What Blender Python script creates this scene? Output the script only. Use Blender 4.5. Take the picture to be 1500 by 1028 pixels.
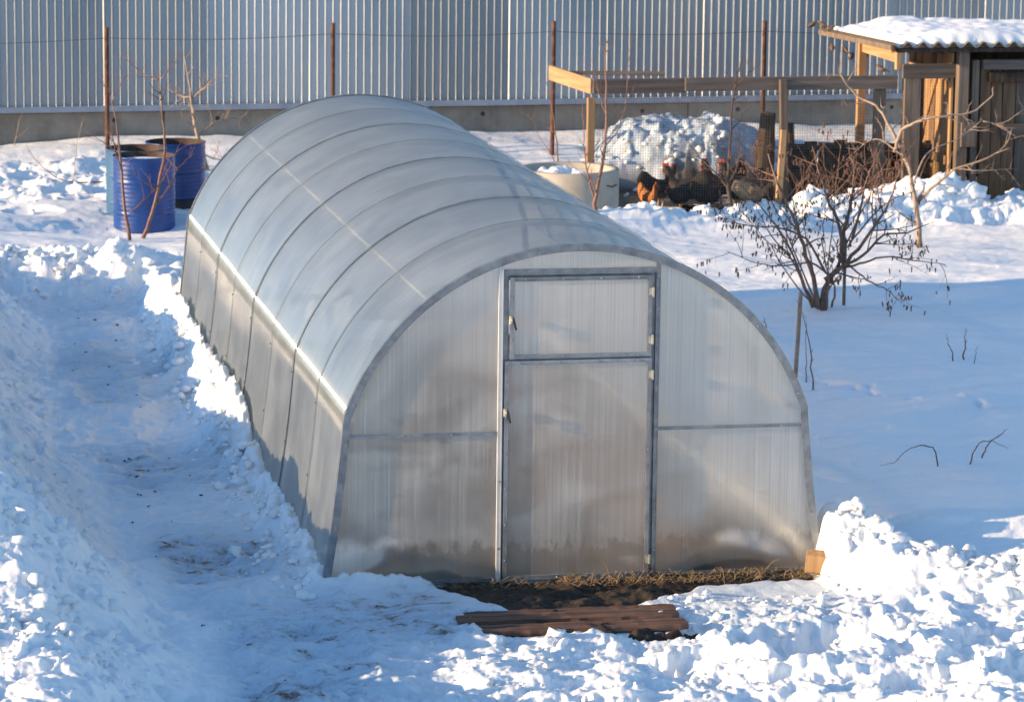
import bpy, bmesh, math, random
import numpy as np
from mathutils import Vector, Matrix, noise as mnoise
for o in list(bpy.data.objects): bpy.data.objects.remove(o)
SC = bpy.context.scene
COL = SC.collection
R = math.radians
# ------------------------------------------------------------------ camera, sky, sun, exposure
CAM = Vector((-4.43176, -19.78816, 4.97314)); YAW, PITCH, ROLL, FPX = .20123, .17677, .0119, 5186.1
fw = Vector((math.sin(YAW)*math.cos(PITCH), math.cos(YAW)*math.cos(PITCH), -math.sin(PITCH)))
rt0 = Vector((math.cos(YAW), -math.sin(YAW), 0)); up0 = rt0.cross(fw)
rt = rt0*math.cos(ROLL)+up0*math.sin(ROLL); up = -rt0*math.sin(ROLL)+up0*math.cos(ROLL)
cd = bpy.data.cameras.new('camera'); cam = bpy.data.objects.new('camera', cd); COL.objects.link(cam)
M = Matrix((rt, up, -fw)).transposed().to_4x4(); M.translation = CAM
cam.matrix_world = M
cd.sensor_width = 36; cd.lens = FPX/1500*36; cd.clip_end = 2000; cd.clip_start = .5
cd.dof.use_dof = True; cd.dof.focus_distance = 20.4; cd.dof.aperture_fstop = 6.3
SC.camera = cam
SUN_EL = 12.0; SUN_DIR = Vector((-1, -.10, 0)).normalized()      # towards the sun, in plan
S = SUN_DIR*math.cos(R(SUN_EL)) + Vector((0, 0, math.sin(R(SUN_EL))))
w = bpy.data.worlds.new('World'); SC.world = w; w.use_nodes = True
nt = w.node_tree; nt.nodes.clear()
sky = nt.nodes.new('ShaderNodeTexSky'); sky.sky_type = 'NISHITA'; sky.sun_disc = False
sky.sun_elevation = R(SUN_EL); sky.sun_rotation = math.atan2(S.x, S.y)
sky.air_density = 1.0; sky.dust_density = .05; sky.ozone_density = 2.3; sky.altitude = 100
bg = nt.nodes.new('ShaderNodeBackground'); bg.inputs['Strength'].default_value = .15
wo = nt.nodes.new('ShaderNodeOutputWorld')
nt.links.new(sky.outputs[0], bg.inputs[0]); nt.links.new(bg.outputs[0], wo.inputs[0])
sl = bpy.data.lights.new('sun', 'SUN'); sl.energy = 5.0; sl.angle = R(.5); sl.color = (1, .695, .40)
so = bpy.data.objects.new('sun', sl); COL.objects.link(so)
so.rotation_euler = S.to_track_quat('Z', 'Y').to_euler(); so.location = (-30, -5, 12)
SC.view_settings.view_transform = 'Standard'; SC.view_settings.look = 'None'
SC.view_settings.exposure = 0.97; SC.view_settings.gamma = 1
SC.cycles.max_bounces = 10; SC.cycles.transparent_max_bounces = 16; SC.cycles.caustics_reflective = False
SC.cycles.caustics_refractive = True; SC.cycles.sample_clamp_indirect = 4

def W(u, v, y):
    """point at depth y of the place that the photograph shows at (u, v)"""
    d = fw + rt*((u-750)/FPX) - up*((v-514)/FPX)
    return CAM + d*((y-CAM.y)/d.y)

def WG(u, v):
    """depth at which the sight line through (u, v) meets the snow"""
    ts = np.arange(-2, 19, .02); P = np.array([W(u, v, t)[:] for t in ts]); h, _, _ = ground(P[:, 0], P[:, 1])
    below = np.nonzero(P[:, 2] < h)[0]
    return float(ts[below[0]]) if len(below) else 14.0
# ------------------------------------------------------------------ numpy noise
rng = np.random.RandomState(7)
PERM = rng.rand(3, 256, 256)
def vn(x, y, k=0):
    xi = np.floor(x).astype(int); yi = np.floor(y).astype(int); fx = x-xi; fy = y-yi
    fx = fx*fx*fx*(fx*(fx*6-15)+10); fy = fy*fy*fy*(fy*(fy*6-15)+10); P = PERM[k]
    a = P[xi & 255, yi & 255]; b = P[(xi+1) & 255, yi & 255]; c = P[xi & 255, (yi+1) & 255]; d = P[(xi+1) & 255, (yi+1) & 255]
    return (a*(1-fx)+b*fx)*(1-fy)+(c*(1-fx)+d*fx)*fy - .5
def fbm(x, y, s, octv=4, k=0, g=.5):
    t = 0; a = 1
    for i in range(octv):
        c, sn = math.cos(i*1.1+.4), math.sin(i*1.1+.4)
        t = t + a*vn((x*c-y*sn)/s+i*17.3, (x*sn+y*c)/s+i*9.1, k); s *= .5; a *= g
    return t
def lumps(x, y, s, dens=1.0, k=0, flat=.8):
    """half-buried clods: height of random spheres laid on a jittered lattice"""
    gx = x/s; gy = y/s; ix = np.floor(gx).astype(int); iy = np.floor(gy).astype(int); out = np.zeros_like(x)
    for dx in (-1, 0, 1):
        for dy in (-1, 0, 1):
            cx = ix+dx; cy = iy+dy
            r1 = PERM[k][cx & 255, cy & 255]; r2 = PERM[(k+1) % 3][cx & 255, cy & 255]; r3 = PERM[(k+2) % 3][cx & 255, cy & 255]
            d2 = (gx-cx-r1)**2*(.7+.6*r3)+(gy-cy-r2)**2*(1.3-.6*r3); rr = .25+.5*((r1*7.13+r3*3.7) % 1)
            rr = np.where(((r2*5.77+r3) % 1) < dens, rr, 0)
            out = np.maximum(out, np.sqrt(np.maximum(rr*rr-d2, 0))*flat)
    return out*s
def sst(a, b, x):
    t = np.clip((x-a)/(b-a), 0, 1); return t*t*(3-2*t)
def G(x, y, cx, cy, sx, sy, ang=0):
    c, s = math.cos(ang), math.sin(ang); dx = (x-cx)*c+(y-cy)*s; dy = -(x-cx)*s+(y-cy)*c
    return np.exp(-(dx/sx)**2-(dy/sy)**2)

def soil_mask(x, y):
    n = fbm(x, y, .18, 3, 1)*.16
    yb = np.interp(x, [-.95, -.75, -.45, .1, .5, .9, 1.4, 1.55], [-.02, -.25, -.78, -.78, -.42, -.29, -.26, -.20])
    return (sst(0, .06, (y-yb)+n*.8)*sst(-.02, .06, -y+.06)*sst(-.95, -.8, x+n)*sst(-1.46, -1.40, -x))
def plank_mask(x, y):
    n = fbm(x, y, .15, 3, 2)*.22
    return sst(0, .06, .56-np.abs(x+.22)+n)*sst(0, .05, .27-np.abs(y+.95+.02*x)+n*.35)

def ground(x, y):
    """height of the snow; second value: how trampled (dirty) it is"""
    plateau = .37-.15*sst(-1.2, 2.0, x)*sst(18, 12, y)-.05*sst(12, 14, y)+fbm(x, y, 2.6, 3)*.09+fbm(x*.7+y*.4, y*1.3, 1.1, 3, 1)*.085
    plateau = plateau+.0*y
    wob = fbm(x*0, y, .9, 3, 1)*.16
    xl = np.interp(y, [-5, -3, -.5, 1.2, 4.3, 9, 12], [-2.2, -2.3, -2.42, -2.5, -2.66, -2.55, -2.5])+wob
    floor = np.interp(y, [-4, 0, 3, 8, 10], [0, 0, .02, .10, .12])
    # left bank
    tb = sst(0, 1, (xl-x)/np.interp(y, [-3, 0, 3, 9], [.95, 1.0, .95, .8]))
    bank = .53+.10*np.exp(-((x+np.interp(y, [-3, 0, 2, 9], [3.35, 3.45, 3.75, 3.7]))/.4)**2)+fbm(x, y, .8, 3, 2)*.14
    bank = bank+np.interp(y, [-4, -2, -1, 0, 3.4, 4.2, 5.4, 6], [-.16, -.14, -.02, .10, .10, -.03, -.03, .06])
    h = floor+(np.where(y < 10.5, bank, plateau)-floor)*tb
    # far end of the trench
    te = sst(9.35, 10.05, y+fbm(x, y, .5, 3, 2)*.3)
    h = h*(1-te)+(plateau+.10*np.exp(-((y-10.2)/.35)**2))*te
    # drift on the left wall
    dh = np.interp(y, [-.3, 0, .4, 3, 4.2, 6, 8, 9.5], [0, .09, .13, .13, .34, .34, .36, .3])
    dw = np.interp(y, [0, 3, 5, 9], [.36, .34, .26, .2])
    drift = dh*np.exp(-np.maximum(-1.52-x, 0)/dw*1.2-(np.maximum(-1.52-x, 0)/dw)**2)*sst(-.35, .0, y)
    h = np.where((x < 0) & (y < 9.6), np.maximum(h, floor+drift), h)
    # everything right of the greenhouse and behind it
    right = sst(1.3, 1.6, x)*sst(-.15, .35, y-.0*x)
    fieldr = plateau-.10*np.exp(-(x-1.5)/.5)*sst(.8, 2.5, y)
    front = .0+.05*sst(-.9, -2.6, y)*sst(-1.6, 0, x)+fbm(x, y, .9, 3)*.06*sst(-.6, -1.5, y)+.10*sst(.9, 2.4, x)*sst(-.3, -1.5, y)
    fr = sst(-2.0, -1.2, x)
    h = np.where(y < .4, np.where(x > -2.2, np.maximum(h*(1-fr)+front*fr, np.where(x < 0, drift+floor, -1)), h), h)
    # mound heaped at the right front corner and its ridge
    md = np.zeros_like(x)
    pts = [(1.58, .12, .37, .24), (1.70, -.2, .33, .26), (1.95, -.5, .26, .32), (2.3, -.75, .22, .34), (2.8, -.95, .22, .4), (3.5, -1.0, .25, .5), (4.6, -1.0, .25, .6)]
    for (ax, ay, ah, aw), (bx, by, bh, bw) in zip(pts[:-1], pts[1:]):
        L2 = (bx-ax)**2+(by-ay)**2; t = np.clip(((x-ax)*(bx-ax)+(y-ay)*(by-ay))/L2, 0, 1)
        d = np.hypot(x-ax-t*(bx-ax), y-ay-t*(by-ay)); wd = aw+(bw-aw)*t
        md = np.maximum(md, (ah+(bh-ah)*t)*np.exp(-(d/wd)**2))
    md = md*sst(1.36, 1.54, x)
    rline = np.interp(x, [1.5, 1.75, 2.1, 2.6, 3.2, 5], [.15, -.1, -.45, -.75, -.9, -.95])   # field starts behind this line
    fld = sst(0, .35, y-rline)*sst(1.3, 1.6, x)
    fieldr = fieldr*(1-.25*np.exp(-((y-rline-.45)/.35)**2))
    h = np.where(x > 1.3, np.maximum(md, h*(1-fld)+fieldr*fld), h)
    bh = sst(8.0, 8.5, y)*sst(-1.6, -1.2, x)
    h = h*(1-bh)+plateau*bh
    # far yard
    far = sst(11.6, 13, y)
    h = h+.14*sst(14.2, 17.2, y)
    h = h+.055*np.exp(-((y-(.15+.22*(x-3.0)**2))/.16)**2)*sst(1.9, 2.4, x)*sst(4.6, 3.6, x)+.07*G(x, y, 3.6, 3.6, .9, .3, .5)+.05*G(x, y, 3.0, 6.0, .8, .25, -.3)
    h = h-.16*G(x, y, -2.0, 12.5, .75, .42, .15)-.06*G(x, y, -1.0, 13.2, .7, .5)
    h = h-.10*np.exp(-((y-16.95-.03*x)/.22)**2)*sst(1.0, -.5, x)
    h = h+.16*np.exp(-((y-12.55-.12*(x-3.6))/.28)**2)*sst(2.4, 3.0, x)*sst(5.4, 4.6, x)
    pit = sst(3.5, 3.9, x)*sst(7.2, 6.6, x)*sst(13.35, 13.75, y+.25*np.clip(x-4, -1, 1.5))
    h = h-.20*sst(12.9, 13.2, y)*sst(14.2, 13.8, y)*sst(2.6, 3.2, x)*sst(5.2, 4.7, x)
    h = h+.30*np.exp(-((y-13.2)/.42)**2)*sst(4.6, 5.3, x)*sst(7.1, 6.5, x)*(.8+fbm(x, y, .5, 2)*1.2)
    h = h+.26*G(x, y, 7.6, 13.0, .8, .4, -.1)+.10*G(x, y, 6.9, 12.9, .5, .3)
    yard = sst(13.80, 14.05, y+fbm(x, y, .4, 2)*.25-.45*sst(4.4, 4.9, x)*sst(6.4, 5.6, x))*sst(3.35, 3.5, x)*sst(9.5, 9.2, x)*sst(16.35, 16.1, y)
    h = h*(1-yard)+.10*yard
    # heap of old snow inside the run
    heap_ = 0
    heap = .70*np.clip(1.25-((x-4.92)/1.08)**2-((y-16.9)/.72)**2, 0, 1)**.55
    h = np.where(y > 15.6, np.maximum(h, heap+.08), h)
    # ---- roughness
    rough = np.zeros_like(x)
    rough = np.maximum(rough, .75*(sst(-2.6, -3.2, x-wob)*sst(11, 9.5, y)*(1-.45*sst(2, 4, y))))
    rough = np.maximum(rough, .62*sst(-2.3, -2.6, x-wob)*sst(11, 9.5, y))
    rough = np.maximum(rough, sst(.02, .10, drift)*sst(.1, -.1, x)*sst(9.8, 9, y))
    rough = np.maximum(rough, te*sst(11.2, 10.3, y)*sst(-.9, -1.4, x))
    rough = np.maximum(rough, sst(-.25, -1.2, y)*sst(-1.5, -.8, x)*(.75))
    rough = np.maximum(rough, sst(.10, .25, md)*sst(.5, 0, y))
    rough = np.maximum(rough, sst(-2.0, -2.5, y)*.7)
    rough = np.maximum(rough, .9*sst(12.3, 12.7, y)*sst(2.6, 3.1, x)*sst(9, 8.6, x)*sst(15.0, 14.4, y))
    rough = np.maximum(rough, 1.0*sst(.2, .4, heap)*sst(15.6, 15.9, y)*sst(3.2, 3.5, x))
    rough = np.maximum(rough, .5*sst(14.0, 14.6, y)*sst(.2, -.6, x)*sst(17, 16.3, y))
    rough = np.maximum(rough, .30*sst(2.2, 1.2, x)*sst(-1.4, -1.8, x)*sst(-.3, 0, -y))
    trod = sst(xl-.1, xl+.25, x)*sst(-1.45, -1.75, x)*sst(10, 9.2, y)
    trod = np.maximum(trod, sst(.05, -.15, y)*sst(xl-.1, xl+.3, x)*sst(-.4, -1.3, x))
    trod = np.clip(trod*(1-.8*np.clip(rough, 0, 1)*sst(-2.6, -2.7, x)), 0, 1)
    broken = rough*(1+.5*fbm(x, y, .6, 2, 1))*(1-.22*sst(-2, -1, x)*sst(0, -.5, y))
    wx = x+fbm(x, y, .10, 3, 1)*.06; wy = y+fbm(x, y, .10, 3, 2)*.06
    sel = sst(-.12, .22, fbm(x, y, .55, 2, 0))
    rg = lambda s_, k: 1-np.abs(fbm(wx, wy, s_, 3, k))*3.2
    h = h+broken*(fbm(x, y, .42, 4, 2, .5)*.14+rg(.30, 0)*.045+rg(.11, 1)*.016+lumps(wx, wy, .22, .40, 0)*.26+sel*lumps(wx+3, wy+1, .10, .35, 1)*.4+sel*lumps(wx, wy+7, .05, .4, 2)*.4)-rough*.04
    h = h+rough*fbm(x, y, .07, 4, 0, .65)*.020
    # trodden crust: shallow dents stretched across the path
    h = h+trod*(fbm(x*.55, y*1.25, .16, 4, 1)*.055+fbm(x, y, .30, 2, 2)*.04-lumps(x*.8, y*.9, .30, .55, 1)*.26-lumps(x*.8+5, y, .12, .45, 2)*.14+fbm(x, y, .04, 3, 1)*.012)
    # open field: footprints near the front, faint wind ripple elsewhere
    pf = sst(-.9, -1.4, y)*sst(-.7, 0, x)
    h = h-pf*(lumps(wx*.8+2, wy*1.15, .55, .75, 0, 1)*.50+fbm(x, y, .5, 3, 1)*-.10)
    h = h+(1-np.clip(rough+trod, 0, 1))*(fbm(x*.6, y*1.6, .22, 3, 2)*.016+fbm(x, y, .07, 2, 1)*.004)
    for k in range(26):
        t = k/25; cx = 2.75+.9*t+.05*math.sin(k*2.4); cy = 5.3-1.9*t+.06*math.cos(k*1.7)
        h = h-.030*G(x, y, cx, cy, .035, .05)+.006*G(x, y, cx+.05, cy+.02, .04, .04)
    leftyard = sst(13.2, 14, y)*sst(17, 16.2, y)*sst(.2, -.5, x)
    h = h-leftyard*lumps(x, y*1.2, .4, .5, 2)*.25
    # cut-outs
    inside = (np.abs(x) < 1.47) & (y > -.015) & (y < 8.2)
    sm = soil_mask(x, y); pm = plank_mask(x, y)
    h = np.where(y < 0.1, h*(1-sm)+(-.07)*sm, h)
    h = h*(1-pm)+(-.035)*pm
    h = np.where(inside, -.10, h)
    mud = yard*sst(-.1, .15, .3+fbm(x, y, .4, 3, 1))
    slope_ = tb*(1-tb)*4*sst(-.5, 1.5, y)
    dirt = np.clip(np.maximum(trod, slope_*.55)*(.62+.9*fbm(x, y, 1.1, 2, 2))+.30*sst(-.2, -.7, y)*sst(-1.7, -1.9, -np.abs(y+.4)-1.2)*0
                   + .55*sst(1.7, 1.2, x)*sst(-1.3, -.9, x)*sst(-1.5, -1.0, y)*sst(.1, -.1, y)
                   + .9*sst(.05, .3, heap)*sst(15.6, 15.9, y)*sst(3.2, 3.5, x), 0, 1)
    return h, dirt, mud
def gz(x, y):
    a = ground(np.array([float(x)]), np.array([float(y)])); return float(a[0][0])

# ------------------------------------------------------------------ materials
def mat(name):
    m = bpy.data.materials.new(name); m.use_nodes = True; n = m.node_tree; n.nodes.clear()
    out = n.nodes.new('ShaderNodeOutputMaterial'); return m, n, out
def node(n, t, **kw):
    a = n.nodes.new(t)
    for k, v in kw.items():
        if k in a.inputs: a.inputs[k].default_value = v
        else: setattr(a, k, v)
    return a
def ramp(n, src, stops, link=True):
    r = n.nodes.new('ShaderNodeValToRGB'); e = r.color_ramp.elements
    while len(e) > 1: e.remove(e[-1])
    for i, (p, c) in enumerate(stops):
        el = e[0] if i == 0 else e.new(p)
        el.position = p; el.color = (*c, 1) if len(c) == 3 else c
    n.links.new(src, r.inputs[0]); return r.outputs[0]
def coords(n, scale=(1, 1, 1), kind='Object', rot=(0, 0, 0)):
    tc = n.nodes.new('ShaderNodeTexCoord' if kind != 'Position' else 'ShaderNodeNewGeometry'); mp = n.nodes.new('ShaderNodeMapping')
    mp.inputs['Scale'].default_value = scale; mp.inputs['Rotation'].default_value = rot
    n.links.new(tc.outputs[kind], mp.inputs[0]); return mp.outputs[0]
def ntex(n, vec, scale, detail=4, rough=.55, dist=0):
    t = node(n, 'ShaderNodeTexNoise'); t.inputs['Scale'].default_value = scale; t.inputs['Detail'].default_value = detail
    t.inputs['Roughness'].default_value = rough; t.inputs['Distortion'].default_value = dist
    n.links.new(vec, t.inputs['Vector']); return t.outputs['Fac']
def bump(n, h, strength, dist, prev=None):
    b = n.nodes.new('ShaderNodeBump'); b.inputs['Strength'].default_value = strength; b.inputs['Distance'].default_value = dist
    n.links.new(h, b.inputs['Height'])
    if prev: n.links.new(prev, b.inputs['Normal'])
    return b.outputs[0]
def simple(name, stops, scale=8, rough=.6, metal=0, stretch=(1, 1, 1), bmp=.3, bd=.004, spec=.5, rr=None, detail=5, kind='Object'):
    m, n, out = mat(name); p = node(n, 'ShaderNodeBsdfPrincipled')
    v = coords(n, stretch, kind); f = ntex(n, v, scale, detail)
    oi = n.nodes.new('ShaderNodeObjectInfo')
    c = ramp(n, f, stops)
    hs = n.nodes.new('ShaderNodeHueSaturation'); n.links.new(c, hs.inputs['Color'])
    mr = node(n, 'ShaderNodeMapRange'); mr.inputs['To Min'].default_value = .82; mr.inputs['To Max'].default_value = 1.18
    n.links.new(oi.outputs['Random'], mr.inputs[0]); n.links.new(mr.outputs[0], hs.inputs['Value'])
    n.links.new(hs.outputs[0], p.inputs['Base Color'])
    p.inputs['Roughness'].default_value = rough; p.inputs['Metallic'].default_value = metal; p.inputs['Specular IOR Level'].default_value = spec
    if rr:
        n.links.new(ramp(n, ntex(n, v, scale*.7, 4), [(.35, (rr[0],)*3), (.65, (rr[1],)*3)]), p.inputs['Roughness'])
    if bmp: n.links.new(bump(n, f, bmp, bd), p.inputs['Normal'])
    n.links.new(p.outputs[0], out.inputs[0]); return m

def snow_material():
    m, n, out = mat('snow'); p = node(n, 'ShaderNodeBsdfPrincipled')
    v = coords(n)
    at = n.nodes.new('ShaderNodeAttribute'); at.attribute_name = 'dirt'
    sp = ntex(n, coords(n, (1, 2.4, 1)), 5.5, 8, .72)
    sp2 = ntex(n, v, 55, 4, .6)
    # speckle = dirt * noise
    mul = node(n, 'ShaderNodeMath', operation='MULTIPLY_ADD'); n.links.new(at.outputs['Fac'], mul.inputs[0]); mul.inputs[1].default_value = .30; n.links.new(sp, mul.inputs[2])
    add = node(n, 'ShaderNodeMath', operation='MULTIPLY_ADD'); n.links.new(sp2, add.inputs[0]); add.inputs[1].default_value = .16; n.links.new(mul.outputs[0], add.inputs[2])
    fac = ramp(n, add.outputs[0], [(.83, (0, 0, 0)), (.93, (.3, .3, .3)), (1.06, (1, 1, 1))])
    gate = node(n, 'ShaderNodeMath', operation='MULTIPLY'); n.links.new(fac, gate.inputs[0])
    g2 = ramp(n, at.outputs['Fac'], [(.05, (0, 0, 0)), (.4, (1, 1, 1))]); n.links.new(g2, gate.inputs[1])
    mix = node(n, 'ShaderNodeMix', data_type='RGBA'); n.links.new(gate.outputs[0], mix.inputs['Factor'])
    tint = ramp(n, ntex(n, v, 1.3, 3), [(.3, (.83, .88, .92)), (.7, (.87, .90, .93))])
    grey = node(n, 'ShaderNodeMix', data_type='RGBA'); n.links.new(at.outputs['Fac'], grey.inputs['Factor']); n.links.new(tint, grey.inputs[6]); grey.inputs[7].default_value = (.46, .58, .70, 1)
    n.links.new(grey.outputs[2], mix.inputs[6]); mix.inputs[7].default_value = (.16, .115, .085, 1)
    at2 = n.nodes.new('ShaderNodeAttribute'); at2.attribute_name = 'mud'
    mix2 = node(n, 'ShaderNodeMix', data_type='RGBA'); n.links.new(at2.outputs['Fac'], mix2.inputs['Factor']); n.links.new(mix.outputs[2], mix2.inputs[6])
    n.links.new(ramp(n, sp2, [(.35, (.018, .013, .01)), (.6, (.05, .036, .026)), (.75, (.11, .085, .06))]), mix2.inputs[7])
    n.links.new(mix2.outputs[2], p.inputs['Base Color'])
    p.inputs['Roughness'].default_value = .55; p.inputs['Specular IOR Level'].default_value = .35
    p.inputs['Subsurface Weight'].default_value = .25; p.inputs['Subsurface Radius'].default_value = (.03, .04, .05); p.inputs['Subsurface Scale'].default_value = 1
    b1 = bump(n, ntex(n, v, 42, 6, .7), .55, .012); b2 = bump(n, ntex(n, v, 210, 3, .6), .5, .003, b1)
    n.links.new(b2, p.inputs['Normal']); n.links.new(p.outputs[0], out.inputs[0]); return m
def poly_material(name, base, transp, refr, gloss, streak, aniso=True, gc=(1, 1, 1), rr=.3, con=.2, blo=.1, splash=False):
    """twin-wall polycarbonate: scattering sheet with a fluted gloss"""
    m, n, out = mat(name)
    v = coords(n, streak); f = ntex(n, v, 1.0, 5, .6)
    v2 = coords(n); cl = ntex(n, v2, 2.1, 3)
    col = ramp(n, f, [(.3, tuple(c*(1-con) for c in base)), (.5, base), (.72, tuple(min(1, c*(1+con)) for c in base))])
    if splash:   # mud splashed up from the ground
        geo_ = n.nodes.new('ShaderNodeNewGeometry'); sx_ = n.nodes.new('ShaderNodeSeparateXYZ'); n.links.new(geo_.outputs['Position'], sx_.inputs[0])
        nz = ntex(n, coords(n, (9, 1, 5)), 1.6, 5, .65); ad = node(n, 'ShaderNodeMath', operation='MULTIPLY_ADD'); n.links.new(nz, ad.inputs[0]); ad.inputs[1].default_value = -.38; n.links.new(sx_.outputs[2], ad.inputs[2])
        sp_ = ramp(n, ad.outputs[0], [(0, (.6,)*3), (.05, (.15,)*3), (.3, (0,)*3)])
        mx_ = node(n, 'ShaderNodeMix', data_type='RGBA'); n.links.new(sp_, mx_.inputs['Factor']); n.links.new(col, mx_.inputs[6]); mx_.inputs[7].default_value = (.20, .145, .10, 1); col = mx_.outputs[2]
    dif = node(n, 'ShaderNodeBsdfDiffuse'); tr = node(n, 'ShaderNodeBsdfTranslucent'); n.links.new(col, dif.inputs[0]); n.links.new(col, tr.inputs[0])
    m1 = node(n, 'ShaderNodeMixShader'); m1.inputs[0].default_value = .52; n.links.new(dif.outputs[0], m1.inputs[1]); n.links.new(tr.outputs[0], m1.inputs[2])
    rf = node(n, 'ShaderNodeBsdfRefraction'); rf.inputs['Roughness'].default_value = rr; rf.inputs['IOR'].default_value = 1.16; rf.inputs[0].default_value = (.95, .94, .92, 1)
    tp = node(n, 'ShaderNodeBsdfTransparent'); tp.inputs[0].default_value = (.97, .95, .90, 1)
    m2 = node(n, 'ShaderNodeMixShader')
    # condensation: cloudy and clear patches, thin clear runs of water
    blot = ntex(n, coords(n, (1, 1, 1.5)), 1.9, 3, .5, .6); runs = ntex(n, coords(n, streak), 1.7, 2, .5)
    a1 = node(n, 'ShaderNodeMapRange'); n.links.new(blot, a1.inputs[0]); a1.inputs['From Min'].default_value = .35; a1.inputs['From Max'].default_value = .65; a1.inputs['To Min'].default_value = refr-blo; a1.inputs['To Max'].default_value = refr+blo
    a2 = node(n, 'ShaderNodeMapRange'); n.links.new(runs, a2.inputs[0]); a2.inputs['From Min'].default_value = .60; a2.inputs['From Max'].default_value = .70; a2.inputs['To Min'].default_value = 0; a2.inputs['To Max'].default_value = con*1.6
    a3 = node(n, 'ShaderNodeMath', operation='SUBTRACT', use_clamp=True); n.links.new(a1.outputs[0], a3.inputs[0]); n.links.new(a2.outputs[0], a3.inputs[1])
    n.links.new(a3.outputs[0], m2.inputs[0])
    n.links.new(m1.outputs[0], m2.inputs[1]); n.links.new(rf.outputs[0], m2.inputs[2])
    m3 = node(n, 'ShaderNodeMixShader'); m3.inputs[0].default_value = transp
    n.links.new(m2.outputs[0], m3.inputs[1]); n.links.new(tp.outputs[0], m3.inputs[2])
    gl = node(n, 'ShaderNodeBsdfAnisotropic'); gl.inputs['Color'].default_value = (*gc, 1)
    if aniso:
        gl.inputs['Roughness'].default_value = .34; gl.inputs['Anisotropy'].default_value = .93
        tn = n.nodes.new('ShaderNodeTangent'); tn.direction_type = 'UV_MAP'; tn.uv_map = 'UVMap'; n.links.new(tn.outputs[0], gl.inputs['Tangent'])
    else:
        gl.inputs['Roughness'].default_value = .22
    lw = node(n, 'ShaderNodeLayerWeight'); lw.inputs[0].default_value = .35
    fr = ramp(n, lw.outputs['Fresnel'], [(0, (gloss*.7,)*3), (.5, (gloss,)*3), (1, (min(.95, gloss*2.2),)*3)])
    m4 = node(n, 'ShaderNodeMixShader'); n.links.new(fr, m4.inputs[0]); n.links.new(m3.outputs[0], m4.inputs[1]); n.links.new(gl.outputs[0], m4.inputs[2])
    bb = bump(n, cl, .25, .003); n.links.new(bb, gl.inputs['Normal'])
    n.links.new(m4.outputs[0], out.inputs[0]); return m

MT = {}
MT['snow'] = snow_material()
MT['cover'] = poly_material('cover_polycarbonate', (.61, .675, .68), .30, .46, .15, (1.5, 22, 1.5), rr=.30, con=.10)
MT['end'] = poly_material('end_polycarbonate', (.93, .855, .77), .08, .48, .10, (85, 4, .45), rr=.60, con=.24, blo=.22, splash=True)
MT['zinc'] = simple('galvanised_steel', [(.3, (.20, .22, .24)), (.7, (.36, .385, .41))], 14, .42, .75, bmp=.1, rr=(.3, .55))
MT['zinc_pale'] = simple('galvanised_tube', [(.3, (.55, .56, .56)), (.7, (.72, .73, .72))], 10, .5, .35, bmp=.1)
MT['sheet'] = simple('profiled_steel_sheet', [(.3, (.27, .32, .37)), (.72, (.47, .51, .55))], .9, .4, .5, stretch=(1, 1, .25), bmp=.35, bd=.02, rr=(.28, .5), kind='Position')
MT['flash'] = simple('flashing_steel', [(.3, (.30, .35, .41)), (.7, (.42, .47, .52))], 5, .45, .6)
MT['concrete'] = simple('concrete', [(.25, (.20, .175, .15)), (.5, (.30, .27, .235)), (.75, (.38, .35, .31))], 3.5, .9, bmp=.5, bd=.01, kind='Position')
MT['ring'] = simple('ring_concrete', [(.25, (.36, .33, .28)), (.5, (.46, .43, .37)), (.75, (.52, .49, .43))], 4, .9, bmp=.4, bd=.006)
MT['rust'] = simple('rusty_steel', [(.3, (.055, .025, .018)), (.55, (.12, .05, .03)), (.8, (.20, .09, .05))], 22, .75, .2, bmp=.4)
MT['wire'] = simple('wire_steel', [(.3, (.08, .07, .065)), (.7, (.20, .18, .17))], 30, .6, .4, bmp=0)
MT['net'] = simple('netting_wire', [(.3, (.10, .085, .07)), (.7, (.25, .22, .19))], 30, .6, .4, bmp=0)
MT['blue'] = simple('blue_enamel', [(.3, (.002, .03, .15)), (.58, (.003, .045, .23)), (.78, (.03, .035, .06))], 7, .35, 0, bmp=.15, spec=.6, rr=(.22, .5))
MT['paleblue'] = simple('pale_blue_enamel', [(.3, (.02, .075, .17)), (.7, (.035, .11, .22))], 6, .45)
MT['black'] = simple('black_paint', [(.3, (.006, .007, .012)), (.7, (.02, .02, .028))], 8, .5)
MT['barrel_in'] = simple('barrel_inside_rust', [(.3, (.02, .014, .012)), (.7, (.09, .055, .042))], 9, .85)
wood = dict(stretch=(1, 1, .06), bd=.006)
MT['wood_new'] = simple('fresh_wood', [(.3, (.30, .17, .08)), (.55, (.42, .26, .13)), (.8, (.50, .34, .19))], 26, .7, stretch=(1, 1, .07), bmp=.3)
MT['wood_newx'] = simple('fresh_wood_rail', [(.3, (.30, .175, .085)), (.55, (.42, .265, .14)), (.8, (.50, .34, .20))], 26, .7, stretch=(.15, .07, 1), bmp=.3)
MT['wood_grey'] = simple('weathered_wood', [(.25, (.075, .055, .042)), (.5, (.145, .112, .088)), (.8, (.24, .19, .15))], 30, .85, stretch=(1, 1, .06), bmp=.6, bd=.005)
MT['wood_greyx'] = simple('weathered_rail', [(.25, (.06, .048, .042)), (.5, (.115, .093, .08)), (.8, (.20, .165, .14))], 30, .85, stretch=(.05, 1, 1), bmp=.6, bd=.005)
MT['wood_brown'] = simple('brown_board', [(.25, (.07, .04, .022)), (.5, (.17, .10, .055)), (.8, (.28, .18, .11))], 28, .85, stretch=(1, 1, .06), bmp=.6, bd=.005)
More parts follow.
